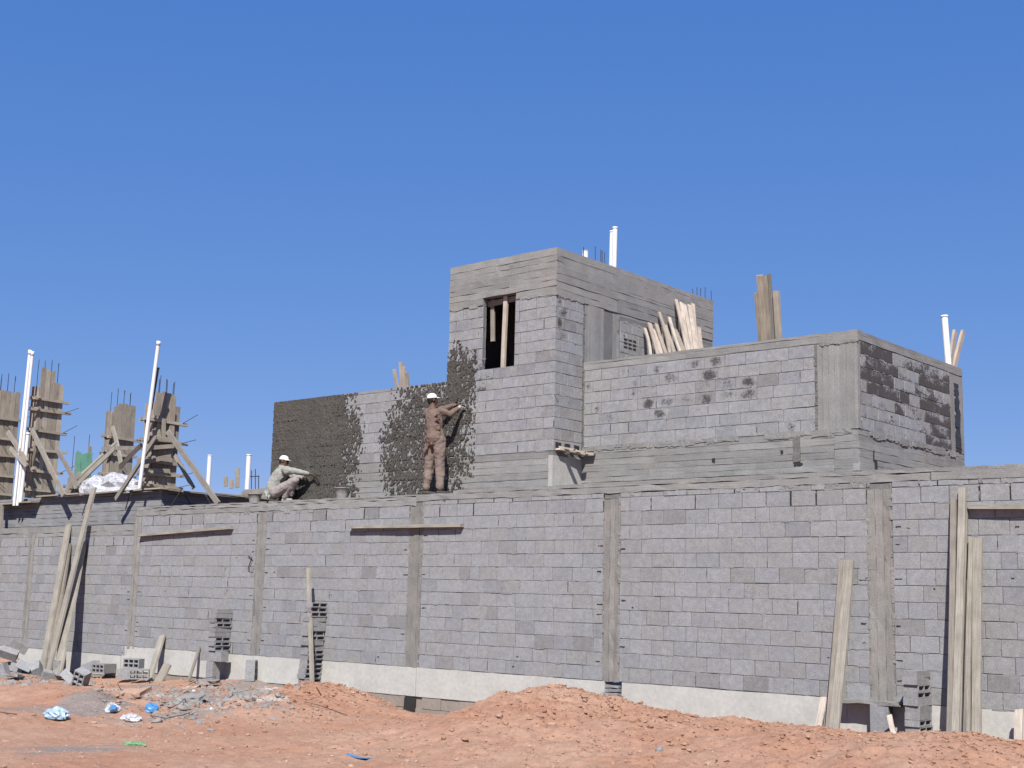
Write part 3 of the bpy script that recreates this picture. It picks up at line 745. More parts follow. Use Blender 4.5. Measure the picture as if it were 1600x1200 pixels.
def plank_obj(name, p0, p1, w, t, side, mat, parent=None, tone=None, segs=5, warp=.01, chip=.01):
    mb = MB(); mb.bar(p0, p1, w, t, side, U_(0, 1) if tone is None else tone, segs, warp, chip)
    if parent is None: return mb.build(name, mat, None, loc=tuple(Vector(p0)))
    return mb.build(name, mat, parent)
x = -32.0
while x < XLc + .1:
    k = min(U_(1.2, 2.2), XLc + .2 - x)
    plank_obj('deck_board', (x, 1.20, 3.585 + U_(-.01, .01)), (x + k, 1.18, 3.60 + U_(-.01, .01)), .22, .035, YA, M['formwood'], lh); x += k + .01
for k in range(3):
    plank_obj('deck_board', (XLc + .05 + U_(-.02, .02), 1.25 + k * 1.25, 3.59), (XLc + .06 + U_(-.02, .02), 2.48 + k * 1.25, 3.58), .26, .035, XA, M['formwood'], lh)
mb = MB(); mb.obox(O0, XA, YA, ZA, -38, XLc, YL + .01, 7, 3.503, 3.56, .5, 6, .008); mb.build('deck', M['conc'], lh)
x = -35.6
while x < -32.1:
    k = min(U_(1., 1.8), -32.0 - x)
    plank_obj('deck_board', (x, 1.12, 3.42 + U_(-.01, .01)), (x + k, 1.10, 3.43 + U_(-.01, .01)), .30, .035, YA, M['formwood'], lh); x += k + .01
mb = MB()
for a, b in (((-29.5, 1.1, 3.57), (-29.9, 1.2, 3.05)), ((-27.6, 1.05, 3.57), (-28.0, 1.2, 3.15)), ((-26.45, 1.7, 3.57), (-26.5, 2.2, 3.1)), ((-25.9, 1.3, 3.57), (-26.2, 1.25, 3.2))): mb.tube([a, b], .012, 6)
tag(mb.build('hanging_rods', M['steel'], lh), kind='stuff')
mb = MB(); mb.bar((-33.4, .95, 2.6), (-33.5, .97, 3.4), .12, .05, XA, .3); mb.build('prop', M['wood'], lh)

def form_column(xr, y0, w, d, z0, z1, label, clamps, braces, steps=None, tones=(.2, .8), parent_group='timber-shuttered columns on the left house', nb=2, rb=7, rbl=.5):
    """xr = right face, y0 = front face; the broad side looks towards +X"""
    x0, x1, y1 = xr - w, xr, y0 + d
    t = empty('formwork_column', ((x0 + x1) / 2, (y0 + y1) / 2, z0), label, 'column formwork', parent_group)
    bw = w / nb
    for k in range(nb):
        mb = MB(); mb.bar((x0 + (k + .5) * bw, y0, z0), (x0 + (k + .5) * bw, y0 + U_(-.004, .004), z1 - .25 + U_(-.05, .05)), bw - .004, .028, XA, U_(*tones), 5, .004, .012); mb.build('board', M['formwood'], t)
    ns = 5; bs = d / ns
    for k in range(ns):
        top = z1 + (steps[k] if steps else U_(-.03, .03))
        mb = MB(); mb.bar((x1 + U_(0, .008), y0 + .016 + (k + .5) * bs, z0), (x1 + U_(-.006, .006), y0 + .016 + (k + .5) * bs, top), bs - .007, .028, YA, U_(*tones), 5, .005, .012); mb.build('board', M['formwood'], t)
        if k % 2 == 0:
            mb = MB(); mb.bar((x0, y0 + .016 + (k + .5) * bs, z0), (x0, y0 + .016 + (k + .5) * bs, z1 - .25), bs * 1.8, .028, YA, U_(*tones), 3); mb.build('board', M['formwood'], t)
    mb = MB(); mb.box((x0 + .03, y0 + .03, z0), (x1 - .03, y1 - .03, z1 - .4)); mb.build('core', M['conc'], t)
    for z in clamps:
        mb = MB(); a = U_(-.03, .03); mb.bar((x0 - U_(.12, .2), y0 - .05, z - a + .05), (x1 + U_(.12, .22), y0 - .05, z + a + .05), .07, .06, ZA, U_(*tones), 3, .004, .01); mb.build('clamp', M['formwood'], t)
        mb = MB(); mb.bar((x1 + .055, y0 - U_(.14, .22), z), (x1 + .055, y1 + U_(.12, .25), z + U_(-.04, .04)), .07, .085, ZA, U_(.5, 1), 3, .004, .01); mb.build('clamp', M['formwood'], t)
        mb = MB(); mb.bar((x0 - .045, y0 - .14, z + .05), (x0 - .045, y1 + .1, z + .05), .07, .045, ZA, U_(*tones), 3); mb.build('clamp', M['formwood'], t)
        if random.random() < .7:
            mb = MB(); mb.tube([(x1 + .1, y1 + .05, z), (x1 + .2, y1 + .4, z + U_(.1, .25))], .008, 5); mb.build('tie_rod', M['steel'], t)
        if random.random() < .7:
            mb = MB(); mb.tube([(x1 + .08, y0 + .1, z + U_(-.1, .15)), (x1 + .11, y0 + .5 * d + .1, z - U_(.25, .45))], .008, 5); mb.build('tie_rod', M['steel'], t)
    for a, b, bwid in braces:
        mb = MB(); mb.bar(a, b, bwid, .05, XA, U_(.1, .9), 4, .012, .02); mb.build('brace', M['wood'], t)
    for k in range(rb):
        mb = MB(); y = y0 + .05 + (d - .1) * k / max(1, rb - 1); x = x0 + .06 + (w - .12) * (k % 2)
        h = z1 + rbl * U_(.75, 1.05); mb.tube([(x, y, z1 - .4), (x + U_(-.01, .01), y, (z1 + h) / 2), (x + U_(-.02, .02), y, h)], .009, 5); mb.build('rebar', M['steel'], t)
    return t
P = lambda x, y, Y: tuple(at(x, y, Y=Y))
YC = 1.30
form_column(at(58, 650, Y=YC).x, YC, .30, .70, 3.60, 6.86, 'tall timber-shuttered column with rebar, just right of the pair of leaning white pipes',
            [3.80, 4.30, 4.85, 5.40, 5.95, 6.25], [(P(50, 672, 1.0), P(100, 775, .85), .13), (P(88, 700, 1.2), P(122, 762, 1.1), .11), (P(40, 770, 1.5), P(57, 700, 1.2), .1)], [.26, .22, .20, -.10, -.13], (.2, 1))
form_column(at(-12, 680, Y=YC).x, YC, .30, .72, 3.45, 6.70, 'timber-shuttered column cut off by the left edge of the picture',
            [3.8, 4.3, 4.85, 5.35, 5.9], [(P(12, 675, 1.0), P(42, 722, .9), .12), (P(16, 700, 1.0), P(42, 728, .85), .11)], None, (.15, .75))
form_column(at(238, 690, Y=YC).x, YC, .32, .72, 3.61, 5.98, 'messy timber-shuttered column at the house corner with crossing braces and staggered boards',
            [3.72, 3.98, 4.30, 4.80, 5.30], [(P(243, 684, 1.0), P(181, 780, .85), .12), (P(262, 674, .95), P(341, 787, .85), .12), (P(274, 712, 1.6), P(302, 762, 1.3), .09), (P(221, 695, 1.3), P(187, 731, 1.6), .1)], [.0, .04, .02, .0, -.28], (.0, .8), rbl=.42)
cD = [o for o in COL.objects if o.name.startswith('formwork_column')][-1]
XD = at(238, 690, Y=YC).x
PX_ = lambda x, y, o: tuple(at(x, y, X=XD + o))
for a, b, w_ in ((PX_(250, 650, .05), PX_(248, 672, .05), .09), (PX_(256, 655, .10), PX_(255, 690, .10), .10), (PX_(270, 640, .06), PX_(268, 680, .06), .14), (PX_(232, 684, .14), PX_(274, 688, .14), .12), (PX_(229, 700, .12), PX_(272, 697, .12), .10), (PX_(226, 722, .16), PX_(268, 713, .16), .11), (PX_(224, 734, .12), PX_(266, 736, .12), .10), (PX_(244, 672, .12), PX_(246, 688, .12), .22)):
    mb = MB(); mb.bar(a, b, w_, .035, YA if abs(a[1] - b[1]) < .25 else ZA, U_(.5, 1), 3, .006, .03); mb.build('board', M['formwood'], cD)
form_column(at(174, 680, Y=4.3).x, 4.3, .28, .74, 3.6, 6.62, 'smaller shuttered column standing further back, above the heap of plastic sheeting',
            [3.9, 4.5, 5.1, 5.6], [(P(176, 667, 3.9), P(189, 724, 3.9), .13), (P(181, 692, 3.8), P(117, 752, 2.6), .12)], [-.1, 0, .02, .0, .0], (.1, .5), rbl=.45)
fe = form_column(at(117, 715, Y=4.3).x, 4.3, .25, .52, 3.6, 4.75, 'low timber form with green mesh cloth between the two shuttered columns', [3.85, 4.2], [], [.5, -.3, -.3, -.3, .75], (.1, .6), rb=2, rbl=1.3)
mb = MB(); c = at(131, 715, Y=4.0)
for k in range(6):
    mb.obox(Vector((c.x - .42 + k * .14, 4.0, 0)), ZA, XA, NY, 4.42, 5.18 + U_(-.06, .06), 0, .145, -.004, .02 * math.sin(k * 2.1), .5, 5, .01)
mb.build('mesh_cloth', M['green'], fe)
# loose crossing rails between the columns
for i, (a, b, w_, lb) in enumerate(((P(160, 701, 3.4), P(221, 700, 2.2), .10, 'thin horizontal rail spanning from the smaller back column to the corner column'),
                             (P(116, 762, 2.6), P(180, 700, 3.0), .11, 'slanting prop in front of the green mesh cloth'),
                             (P(100, 770, 2.0), P(126, 738, 2.4), .09, 'short slanting prop left of the plastic sheeting'))):
    o = plank_obj('timber_prop', a, b, w_, .05, ZA, M['wood']); tag(o, lb, 'timber prop', 'props between the shuttered columns')
# heap of plastic sheeting
def crumple(name, c, r, mat, seed, n=26, m=16, amp=.35, zcut=-.25):
    rs = np.random.RandomState(seed); mb = MB(); vs = []; fs = []
    F = [(rs.randn(3) * 3.2, rs.rand() * 6) for _ in range(14)]
    for i in range(m + 1):
        ph = math.pi * i / m
        for k in range(n):
            th_ = 2 * math.pi * k / n
            d = np.array([math.sin(ph) * math.cos(th_), math.sin(ph) * math.sin(th_), math.cos(ph)])
            s_ = 1 + amp * sum(abs(math.sin(f @ d + o_)) - .5 for f, o_ in F) / 4
            p = d * np.array(r) * s_; p[2] = max(p[2], r[2] * zcut)
            vs.append(Vector(c) + Vector(p))
    for i in range(m):
        for k in range(n): fs.append((i*n+k, (i+1)*n+k, (i+1)*n+(k+1) % n, i*n+(k+1) % n))
    mb.add(vs, fs); return mb.build(name, mat, None, loc=tuple(c))
o = crumple('plastic_sheeting', (at(182, 748, Y=2.6).x, 2.6, 3.68), (.95, .7, .45), M['film'], 3); tag(o, 'crumpled heap of clear plastic sheeting on the deck beside the corner column', 'plastic sheeting')
# white pipes
def pipe(p0, p1, r, label, group=None, mat='pvc', coupl=()):
    t = empty('pipe', tuple(p0), label, 'pipe', group)
    mb = MB(); mb.tube([p0, Vector(p0).lerp(Vector(p1), .5), p1], r, 14, cap=False); mb.tube([Vector(p1), Vector(p0).lerp(Vector(p1), .985)], r * .8, 14)
    mb.build('tube', M[mat], t, True)
    mb = MB(); d = (Vector(p1) - Vector(p0))
    for f in coupl or (.97,): mb.tube([Vector(p0) + d * f, Vector(p0) + d * min(1, f + .06)], r * 1.12, 14)
    mb.build('socket', M[mat], t, True)
PG_ = 'white plastic pipes standing on the houses'
pipe(at(22, 790, Y=.95), at(47, 547, Y=.95), .042, 'tall white pipe leaning left of the first shuttered column, left one of a pair', PG_)
pipe(at(27, 790, Y=.95), at(51, 549, Y=.95), .038, 'tall white pipe leaning left of the first shuttered column, right one of a pair', PG_)
pipe(at(32, 785, Y=1.0), at(44, 676, Y=1.0), .045, 'short white pipe at the foot of the tall pair, left of the first column', PG_)
pipe(at(218, 763, Y=.92), at(248, 533, Y=.92), .045, 'tallest white pipe leaning against the corner shuttered column', PG_)
pipe(at(236, 640, Y=1.0), at(247, 574, Y=1.0), .035, 'black pipe beside the tallest white pipe at the corner column', None, 'blackpipe')
pipe(at(325, 760, Y=5), at(328, 711, Y=5), .06, 'short white pipe standing right of the corner column brace', PG_)
pipe(at(386, 765, Y=4), at(389, 710, Y=4), .06, 'short white pipe standing left of the crouching worker beside rebar', PG_)
pipe(at(959, 435, X=-14.42), at(961, 355, X=-14.42), .048, 'taller front white pipe of the pair on the tower roof', PG_)
pipe(at(954.5, 435, X=-14.5), at(956.5, 361, X=-14.5), .045, 'slightly shorter white pipe behind, on the tower roof', PG_)
pipe(at(914, 415, X=-14.45), at(914.5, 392, X=-14.45), .055, 'short white pipe stub near the front of the tower roof', PG_)
pipe(at(1483, 588, X=-9.17), at(1475.5, 493, X=-9.22), .058, 'thick white pipe at the rear corner of the flat-roofed wing', PG_)
# far roof glimpsed behind
fr = empty('house', (-27, 9, 3), 'distant low grey block wall top glimpsed between the two houses', 'building')
mb = MB(); a = at(296, 768, Y=8); b = at(420, 755, Y=8)
st = []; lay(st, Vector((0, 8, 0)), XA, NY, a.x, b.x + 3, 2.8, 7, HB, LB, tone=lambda: U_(.0, .5)); build_blocks(st, fr)
mb.box((a.x, 8.009, -.6), (b.x + 3, 8.2, 4.15)); mb.build('mortar', M['mortar'], fr)
for px, y0, y1 in ((353, 752, 745), (371, 754, 732), (362, 755, 750)): 
    mb = MB(); mb.bar(at(px, y0 + 8, Y=8.05), at(px, y1, Y=8.05), .16, .05, XA, .6); mb.build('timber_stub', M['formwood'], fr)
rebars([stub(px, 764, y1, Y=7.9) for px, y1 in ((389, 736), (393, 735), (399, 733), (404, 743))] + [((at(383, 745, Y=7.9)), (at(405, 744, Y=7.9)))], fr, .014)

# ------------------------------------------------------------------ leaning timber
def plank(pb, pt, w, t, label, group, side=XA, mat='wood', tone=None, warp=.012, name='plank'):
    o = plank_obj(name, pb, pt, w, t, side, M[mat], None, tone, 7, warp, .012); tag(o, label, 'plank', group); return o
GR = 'planks and poles leaning on the boundary wall'
def lean(xb, yb, yo, xt, yt, yto, w, label, t=.035, tone=None, mat='wood', side=XA):
    """foot seen at (xb,yb) standing yo in front of the wall, head at (xt,yt) yto in front"""
    return plank(at(xb, yb, Y=-yo), at(xt, yt, Y=-yto), w, t, label, GR, side, mat, tone)
lean(66, 1046, .70, 107, 820, .03, .20, 'leftmost long pole of the tall leaning bunch at the left, reaching just above the beam', .05, .8)
lean(76, 1046, .66, 108, 850, .04, .15, 'thinner pole second from the left in the tall leaning bunch at the left', .045, .5)
lean(76, 1050, .92, 147, 762, -.02, .16, 'longest thin pole of the left bunch, its tip rising past the deck edge', .05, .75)
lean(90, 1052, .86, 129, 848, .03, .30, 'rightmost broad plank of the tall leaning bunch at the left', .05, .9)
lean(229, 1075, .55, 254, 993, .04, .17, 'taller of the two short boards leaning low on the wall, left of the block stacks', .045, .9)
lean(240, 1078, .55, 262, 1038, .30, .26, 'short wide board leaning beside its taller mate, left of the block stacks', .04, .6)
lean(488, 1080, .50, 482, 888, .30, .075, 'single thin upright batten in front of the block stack with dark cores', .05, .9)
lean(1294, 1145, .42, 1316, 876, .03, .075, 'narrow left plank of the pale pair right of the wide panel', .035, .5)
lean(1303, 1146, .44, 1327, 875, .05, .135, 'broad right plank of the pale pair left of the widest post', .04, .9)
lean(1278, 1140, .40, 1287, 1090, .15, .09, 'short splintered pale scrap leaning left of the pale pair of planks', .03, 1, 'palewood')
lean(1484, 1146, .50, 1490, 780, .03, .075, 'leftmost narrow plank of the tall bundle at the right', .04, .4)
lean(1493, 1146, .52, 1504, 762, .04, .095, 'tallest plank of the bundle at the right, reaching the top course', .04, .95)
lean(1500, 1146, .50, 1511, 790, .03, .03, 'thin lath just right of the tallest plank at the right', .03, .6)
lean(1512, 1150, .50, 1518, 840, .05, .06, 'middle plank of the right-hand bundle with a rounded head', .04, .7)
lean(1507, 1155, .56, 1512, 905, .10, .028, 'thin dark lath between the middle and right planks of the right-hand bundle', .03, .2)
lean(1526, 1160, .44, 1528, 841, .05, .115, 'rightmost broad plank of the right-hand bundle', .04, .85)
lean(1592, 1175, .40, 1593, 1108, .20, .10, 'short pale board at the right edge of the picture', .04, 1, 'palewood')
lean(1398, 1150, .55, 1390, 1118, .35, .065, 'short pale scrap of timber propped beside the slab under the widest post', .04, 1, 'palewood')
GB = 'boards held flat against the boundary wall'
plank(at(548, 823.5, Y=-.05), at(722, 821, Y=-.05), .055, .095, 'horizontal board fixed high on the wall across the second post from the centre', GB, ZA, 'wood', .8, .012)
plank(at(218, 836.5, Y=-.05), at(362, 824.5, Y=-.05), .055, .095, 'sloping horizontal board high on the wall just right of the step', GB, ZA, 'wood', .8, .02)
plank(at(1514, 792, Y=-.05), at(1640, 792, Y=-.05), .055, .095, 'horizontal board high on the wall at the right edge', GB, ZA, 'wood', .8, .012)
# fan of planks on the box roof against the tower
FAN = [(1000,1035,950,820),(1070,1030,990,770),(1100,1025,1040,830),(1140,1020,1052,780),(1170,1018,1078,675),(1215,1015,1130,790),(1270,1012,1168,720),(1295,1008,1222,825),(1330,1005,1228,560),(1352,1003,1275,590),(1380,1000,1302,605),(1405,998,1345,610),(1432,995,1378,600),(1462,990,1432,810)]
for i, (bx_, by_, tx, ty) in enumerate(FAN):
    b = at(840 + bx_ / 5.714, 370 + by_ / 5.714, X=-13.55 + U_(-.05, .05)); t_ = at(840 + tx / 5.714 + 1.2, 370 + ty / 5.714, X=-14.17)
    b = b + (b - t_).normalized() * .28
    plank(b, t_, U_(.055, .085), .03, '%s plank from the left in the pale fan against the tower side' % ORD[i], 'fan of planks leaning on the tower above the flat roof', (.35, 1, 0), 'palewood', U_(0, 1), .02)
for i, (xb, xt, yt, w) in enumerate(((1189, 1181, 458, .055), (1196, 1187, 430, .115), (1203, 1196, 431, .10), (1210, 1202, 428, .05), (1219, 1213, 454, .11))):
    plank(at(xb, 552, Y=1.80), at(xt, yt, Y=1.60 - .02 * (i % 2)), w, .04, ['leftmost shorter plank', 'tall broad plank second from the left', 'middle tall plank', 'thin dark tall plank', 'rightmost shorter plank'][i] + ' in the upright bunch on the flat roof', 'upright bunch of planks on the flat roof', XA, 'formwood', (.4, .6, .3, .0, .9)[i])
for i, (xb, yb, xt, yt) in enumerate(((1482, 580, 1492, 518), (1488, 580, 1505, 518))):
    plank(at(xb, yb + 6, X=-9.35), at(xt, yt, X=-9.35), .11, .05, ['left', 'right'][i] + ' of the two pale planks tilting right beside the thick white pipe', 'two planks behind the thick white pipe', YA, 'palewood', .5)
for i, (xb, yb, xt, yt) in enumerate(((621, 606, 616, 577), (628, 606, 626, 566), (633, 606, 631, 572), (637, 605, 635, 582))):
    plank(at(xb, yb, Y=1.6), at(xt, yt, Y=1.5), .075, .04, ['leftmost', 'tallest', 'second from the right', 'rightmost short'][i] + ' pale plank tip in the cluster behind the plastered wing wall', 'plank tips behind the plastered wing', XA, 'palewood', .8)

lean(293, 1068, .45, 311, 1012, .03, .07, 'thin grey batten leaning low on the plinth left of the left block stack', .03, .1)
wp = at(388, 869, Y=-.02); mb = MB(); mb.tube([wp, wp + Vector((.16, -.03, -.03)), wp + Vector((.10, -.02, -.12)), wp + Vector((.03, -.015, -.25)), wp + Vector((.08, -.015, -.27))], .010, 6)
tag(mb.build('wire', M['wire'], None, loc=tuple(wp)), 'bent rusty wire hook sticking out of the wall left of the third post', 'wire')
mb = MB()
for pts_ in ([(353, 885), (349, 890), (349, 902)], [(355, 920), (352, 926), (353, 936)]):
    for a, b in zip(pts_, pts_[1:]): mb.bar(at(a[0], a[1], Y=-.002), at(b[0], b[1], Y=-.002), .05, .012, XA, .9, 3, .01)
mb.build('mortar_patch', M['conc'], pw)
mb = MB()
for z, w_, h in ((5.02, .07, .10), (4.82, .06, .12), (4.52, .09, .16), (4.32, .08, .15), (4.14, .10, .12), (4.62, .05, .2), (3.98, .12, .05)):
    mb.obox(OX, ZA, YA, NX, z - h, z + h, 5.20 - w_ + U_(-.03, .05), 5.24 + w_, -.02, U_(.006, .012), 0, 5, .018)
tag(mb.build('dark_daub', M['blackpipe'], hs), kind='stuff')
# ------------------------------------------------------------------ hollow blocks
def hollow(xl, zl, dl, cols, rows, wall=.028):
    """hollow block: cores run along y"""
    xs = [-xl/2]; 
    cw = (xl - wall * (cols + 1)) / max(1, cols)
    for c in range(cols): xs += [xs[-1] + wall, xs[-1] + wall + cw]
    xs.append(xl/2)
    zs = [-zl/2]; ch = (zl - wall * (rows + 1)) / max(1, rows)
    for c in range(rows): zs += [zs[-1] + wall, zs[-1] + wall + ch]
    zs.append(zl/2)
    hole = lambda i, j: i % 2 == 1 and j % 2 == 1 and 0 < i < len(xs) - 1 and 0 < j < len(zs) - 1
    nx_, nz_ = len(xs), len(zs); v = []; f = []
    for y in (-dl/2, dl/2):
        for z in zs:
            for x in xs: v.append((x, y, z))
    id_ = lambda i, j, k: k * nx_ * nz_ + j * nx_ + i
    for j in range(nz_ - 1):
        for i in range(nx_ - 1):
            if hole(i, j):
                f += [(id_(i,j,0), id_(i,j,1), id_(i+1,j,1), id_(i+1,j,0)), (id_(i+1,j,0), id_(i+1,j,1), id_(i+1,j+1,1), id_(i+1,j+1,0)),
                      (id_(i+1,j+1,0), id_(i+1,j+1,1), id_(i,j+1,1), id_(i,j+1,0)), (id_(i,j+1,0), id_(i,j+1,1), id_(i,j,1), id_(i,j,0))]
                # closed far end of the core
                continue
            f += [(id_(i,j,0), id_(i+1,j,0), id_(i+1,j+1,0), id_(i,j+1,0)), (id_(i,j,1), id_(i,j+1,1), id_(i+1,j+1,1), id_(i+1,j,1))]
    for i in range(nx_ - 1):
        f += [(id_(i,0,0), id_(i,0,1), id_(i+1,0,1), id_(i+1,0,0)), (id_(i,nz_-1,0), id_(i+1,nz_-1,0), id_(i+1,nz_-1,1), id_(i,nz_-1,1))]
    for j in range(nz_ - 1):
        f += [(id_(0,j,0), id_(0,j+1,0), id_(0,j+1,1), id_(0,j,1)), (id_(nx_-1,j,0), id_(nx_-1,j,1), id_(nx_-1,j+1,1), id_(nx_-1,j+1,0))]
    return v, f
def hmesh(name, *a):
    v, f = hollow(*a); m_ = bpy.data.meshes.new(name); m_.from_pydata(v, [], f); m_.materials.append(M['block']); return m_
H_flat = hmesh('hollow_block', .40, .088, .20, 2, 1, .017)   # thin block, cores facing out
H_six = hmesh('hollow_block', .20, .40, .19, 2, 3, .026)     # on end
H_lie = hmesh('hollow_block', .40, .20, .19, 3, 2, .026)
H_sol = hmesh('hollow_block', .40, .20, .19, 0, 0, .03)
def hb(me_, loc, rot, label, group, tone=None, name='hollow_block'):
    o = bpy.data.objects.new(name, me_); COL.objects.link(o); o.location = loc; o.rotation_euler = rot
    o['tone'] = U_(.5, 1) if tone is None else tone; tag(o, label, 'concrete block', group); return o
def stack(x, y, z0, n, where, group, dz=.093, solid=(), drift=0, w=1):
    for k in range(n):
        s_ = k in solid
        hb(H_sol2 if s_ else H_flat, (x + drift * (n - k) + U_(-.012, .012), y + U_(-.02, .02), z0 + (k + .5) * dz), (0, 0, math.pi / 2 + U_(-.05, .05)),
           ('solid-faced' if s_ else 'dark-cored') + ' thin block, %s from top of %s' % (ORD[n - 1 - k], where), group)
v, f = hollow(.40, .088, .20, 0, 0); H_sol2 = bpy.data.meshes.new('hollow_block'); H_sol2.from_pydata(v, [], f); H_sol2.materials.append(M['block'])
# stacks: left one stands on an upright block on a wider one
pa = at(333, 1058, Y=-.3); pb_ = at(480, 1085, Y=-.3); pc = at(1432, 1140, Y=-.32)
za = gz(pa.x, -.3)
hb(H_sol, (pa.x - .02, -.30, za + .20), (0, math.pi / 2, .05), 'upright grey block that carries the left stack against the wall', 'blocks under the left stack', .7)
hb(hmesh('hollow_block', .62, .20, .19, 0, 0, .03), (pa.x - .02, -.28, za + .505), (0, 0, .06), 'long grey block lying across the upright one under the left stack', 'blocks under the left stack', .8)
zt = za + .61; nA = int((at(333, 945, Y=-.2).z - zt) / .093)
stack(pa.x + .02, -.21, zt, nA, 'the leftmost stack', 'blocks of the left stack', solid=[nA - 1, nA - 2, nA - 5, nA - 6], drift=0)
zb = gz(pb_.x, -.3) - .02; nB = min(20, int((at(480, 938, Y=-.25).z - zb) / .088))
stack(pb_.x + .03, -.21, zb, nB, 'the stack behind the upright batten', 'blocks of the stack behind the batten', .088, solid=[nB - 4, nB - 5, nB - 6, nB - 9, nB - 10], drift=-.006)
zc_ = gz(pc.x, -.3) - .02; nC = min(20, int((at(1432, 1038, Y=-.25).z - zc_) / .088))
stack(pc.x - .02, -.22, zc_, nC, 'the stack beside the widest post', 'blocks of the right stack', .088, solid=[nC - 1, nC - 2, nC - 5, nC - 6, nC - 7, 4, 3], drift=0)
ps = at(1372, 1150, Y=-.25); hb(hmesh('hollow_block', .25, .42, .16, 0, 0, .03), (ps.x, -.14, gz(ps.x, -.2) + .18), (0, 0, .1), 'bluish upright block standing under the widest post', None, .0)
mb = MB(); mb.obox(Vector((0, 0, 0)), XA, ZA, NY, -8.55, -7.62, -.035, .012, -.02, .22, .7, 6, .01); mb.build('footing_slab', M['conc'], pw)
p3 = at(388, 1058, Y=-.22); hb(H_six, (p3.x - .0, -.16, gz(p3.x, -.16) + .2), (0, 0, -.9), 'hollow block standing on end at the foot of the third post', None, .6)
# loose hollow blocks at lower left, on the ground
def loose(me_, px, py, rot, dz, label, tone=None):
    p = ongr(px, py); return hb(me_, (p.x, p.y, p.z + dz), rot, label, 'loose blocks lying by the wall foot', tone)
H_up = hmesh('hollow_block', .36, .20, .38, 3, 2, .03)
loose(H_up, 161, 1060, (0, 0, .25), .22, 'hollow block standing on end with six dark cores, right of the tall poles')
loose(H_lie, 207, 1064, (0, 0, .35), .365, 'hollow block with two rows of cores lying on top of two others', .55)
loose(H_sol, 198, 1066, (0, 0, .5), .18, 'block lying under the one with two rows of cores, on its left', .6)
loose(H_lie, 217, 1067, (.05, 0, .9), .18, 'block lying under the one with two rows of cores, on its right', .7)
loose(hmesh('hollow_block', .26, .38, .22, 2, 3, .028), 126, 1072, (.30, .42, .45), .12, 'tilted hollow block with slanting dark cores half sunk in sand', .45)
loose(H_sol, 141, 1058, (0, -.30, .1), .22, 'solid-faced block resting on the tilted hollow one', .3)
loose(H_sol, 57, 1055, (.5, .4, -.5), .14, 'large tilted block on the rubble right of the left edge', .5)
loose(H_sol, 12, 1044, (.6, .3, .9), .30, 'tilted block high on the rubble at the left edge', .7)
loose(H_lie, 72, 1050, (.8, .2, .4), .18, 'block with dark open core tipped over at the foot of the tall poles', .6)
loose(H_sol, 92, 1058, (.1, 1.5, .3), .16, 'upright broken block just right of the pole feet', .8)
loose(H_lie, 30, 1050, (1.4, .1, .2), .06, 'flat hollow block lying in the rubble with a row of small cores', .8)
for i, (px, py, rot, dz, lb) in enumerate(((-6, 1036, (.4, .9, .2), .34, 'block at the very left edge on top of the rubble heap'), (28, 1040, (.2, .5, 1.0), .30, 'block leaning on the crest of the rubble heap at the left'),
        (40, 1052, (1.2, .3, .4), .14, 'block on its side in the middle of the rubble heap'), (80, 1062, (.3, .2, 1.2), .07, 'half-buried block in front of the pole feet'),
        (108, 1066, (.9, .5, .1), .08, 'half-buried block between the pole feet and the tilted hollow block'), (5, 1058, (.2, 1.2, .7), .10, 'pale block low in the heap at the left edge'))):
    loose(H_sol if i % 2 else H_lie, px, py, rot, dz, lb, (.5, .9, .3, .8, .6, .2)[i])
# cavity under post: a dark box on the face, its shade put into colour
mb = MB(); c = at(640, 1102, Y=-.0); mb.obox(O0, XA, ZA, NY, c.x - .14, c.x + .13, -.85, -.53, -.02, .010, 0, 3, .012); o = mb.build('cavity_shade', M['hole_shade'], pw)

# ------------------------------------------------------------------ rubble, stones, clods, litter
def rock_verts(r, sq=(1, 1, .7), seed=None):
    rs = random.Random(seed) if seed is not None else random
    t = (1 + 5 ** .5) / 2
    vs = [(-1,t,0),(1,t,0),(-1,-t,0),(1,-t,0),(0,-1,t),(0,1,t),(0,-1,-t),(0,1,-t),(t,0,-1),(t,0,1),(-t,0,-1),(-t,0,1)]
    fs = [(0,11,5),(0,5,1),(0,1,7),(0,7,10),(0,10,11),(1,5,9),(5,11,4),(11,10,2),(10,7,6),(7,1,8),(3,9,4),(3,4,2),(3,2,6),(3,6,8),(3,8,9),(4,9,5),(2,4,11),(6,2,10),(8,6,7),(9,8,1)]
    out = []
    a = rs.uniform(0, 6.28); ca, sa = math.cos(a), math.sin(a); st_ = rs.uniform(.7, 1.6)
    for v in vs:
        k = r / 1.9 * rs.uniform(.65, 1.25); x, y, z = v[0] * k * st_ * sq[0], v[1] * k * sq[1], v[2] * k * sq[2]
        out.append((x * ca - y * sa, x * sa + y * ca, z))
    return out, fs
def scatter(name, mat, pts, label=None, cat=None):
    mb = MB()
    for (x, y, r) in pts:
        vs, fs = rock_verts(r); z = gz_fast(x, y)
        mb.add([(a + x, b + y, c + z + r * .12) for a, b, c in vs], fs)
    o = mb.build(name, mat); o['kind'] = 'stuff'
    return o
from mathutils import kdtree
def gz_fast(x, y):
    i = int(np.searchsorted(gx, x)) - 1; j = int(np.searchsorted(gy, y)) - 1
    return float(ZZ[max(0, j), max(0, i)])
pts = []
for _ in range(34000):
    x = U_(-28, -4.6); y = -abs(random.gauss(0, 1)) * 2.6 - .05
    rg = max(0, min(1, (interp(x, RT) - G0) * 2.5))
    if random.random() > .25 + .75 * rg * (1 if y > -5 else .3): continue
    pts.append((x, y, min(.045, random.paretovariate(2.3) * .0068)))
scatter('soil_clods', M['soil'], pts)
pts = []
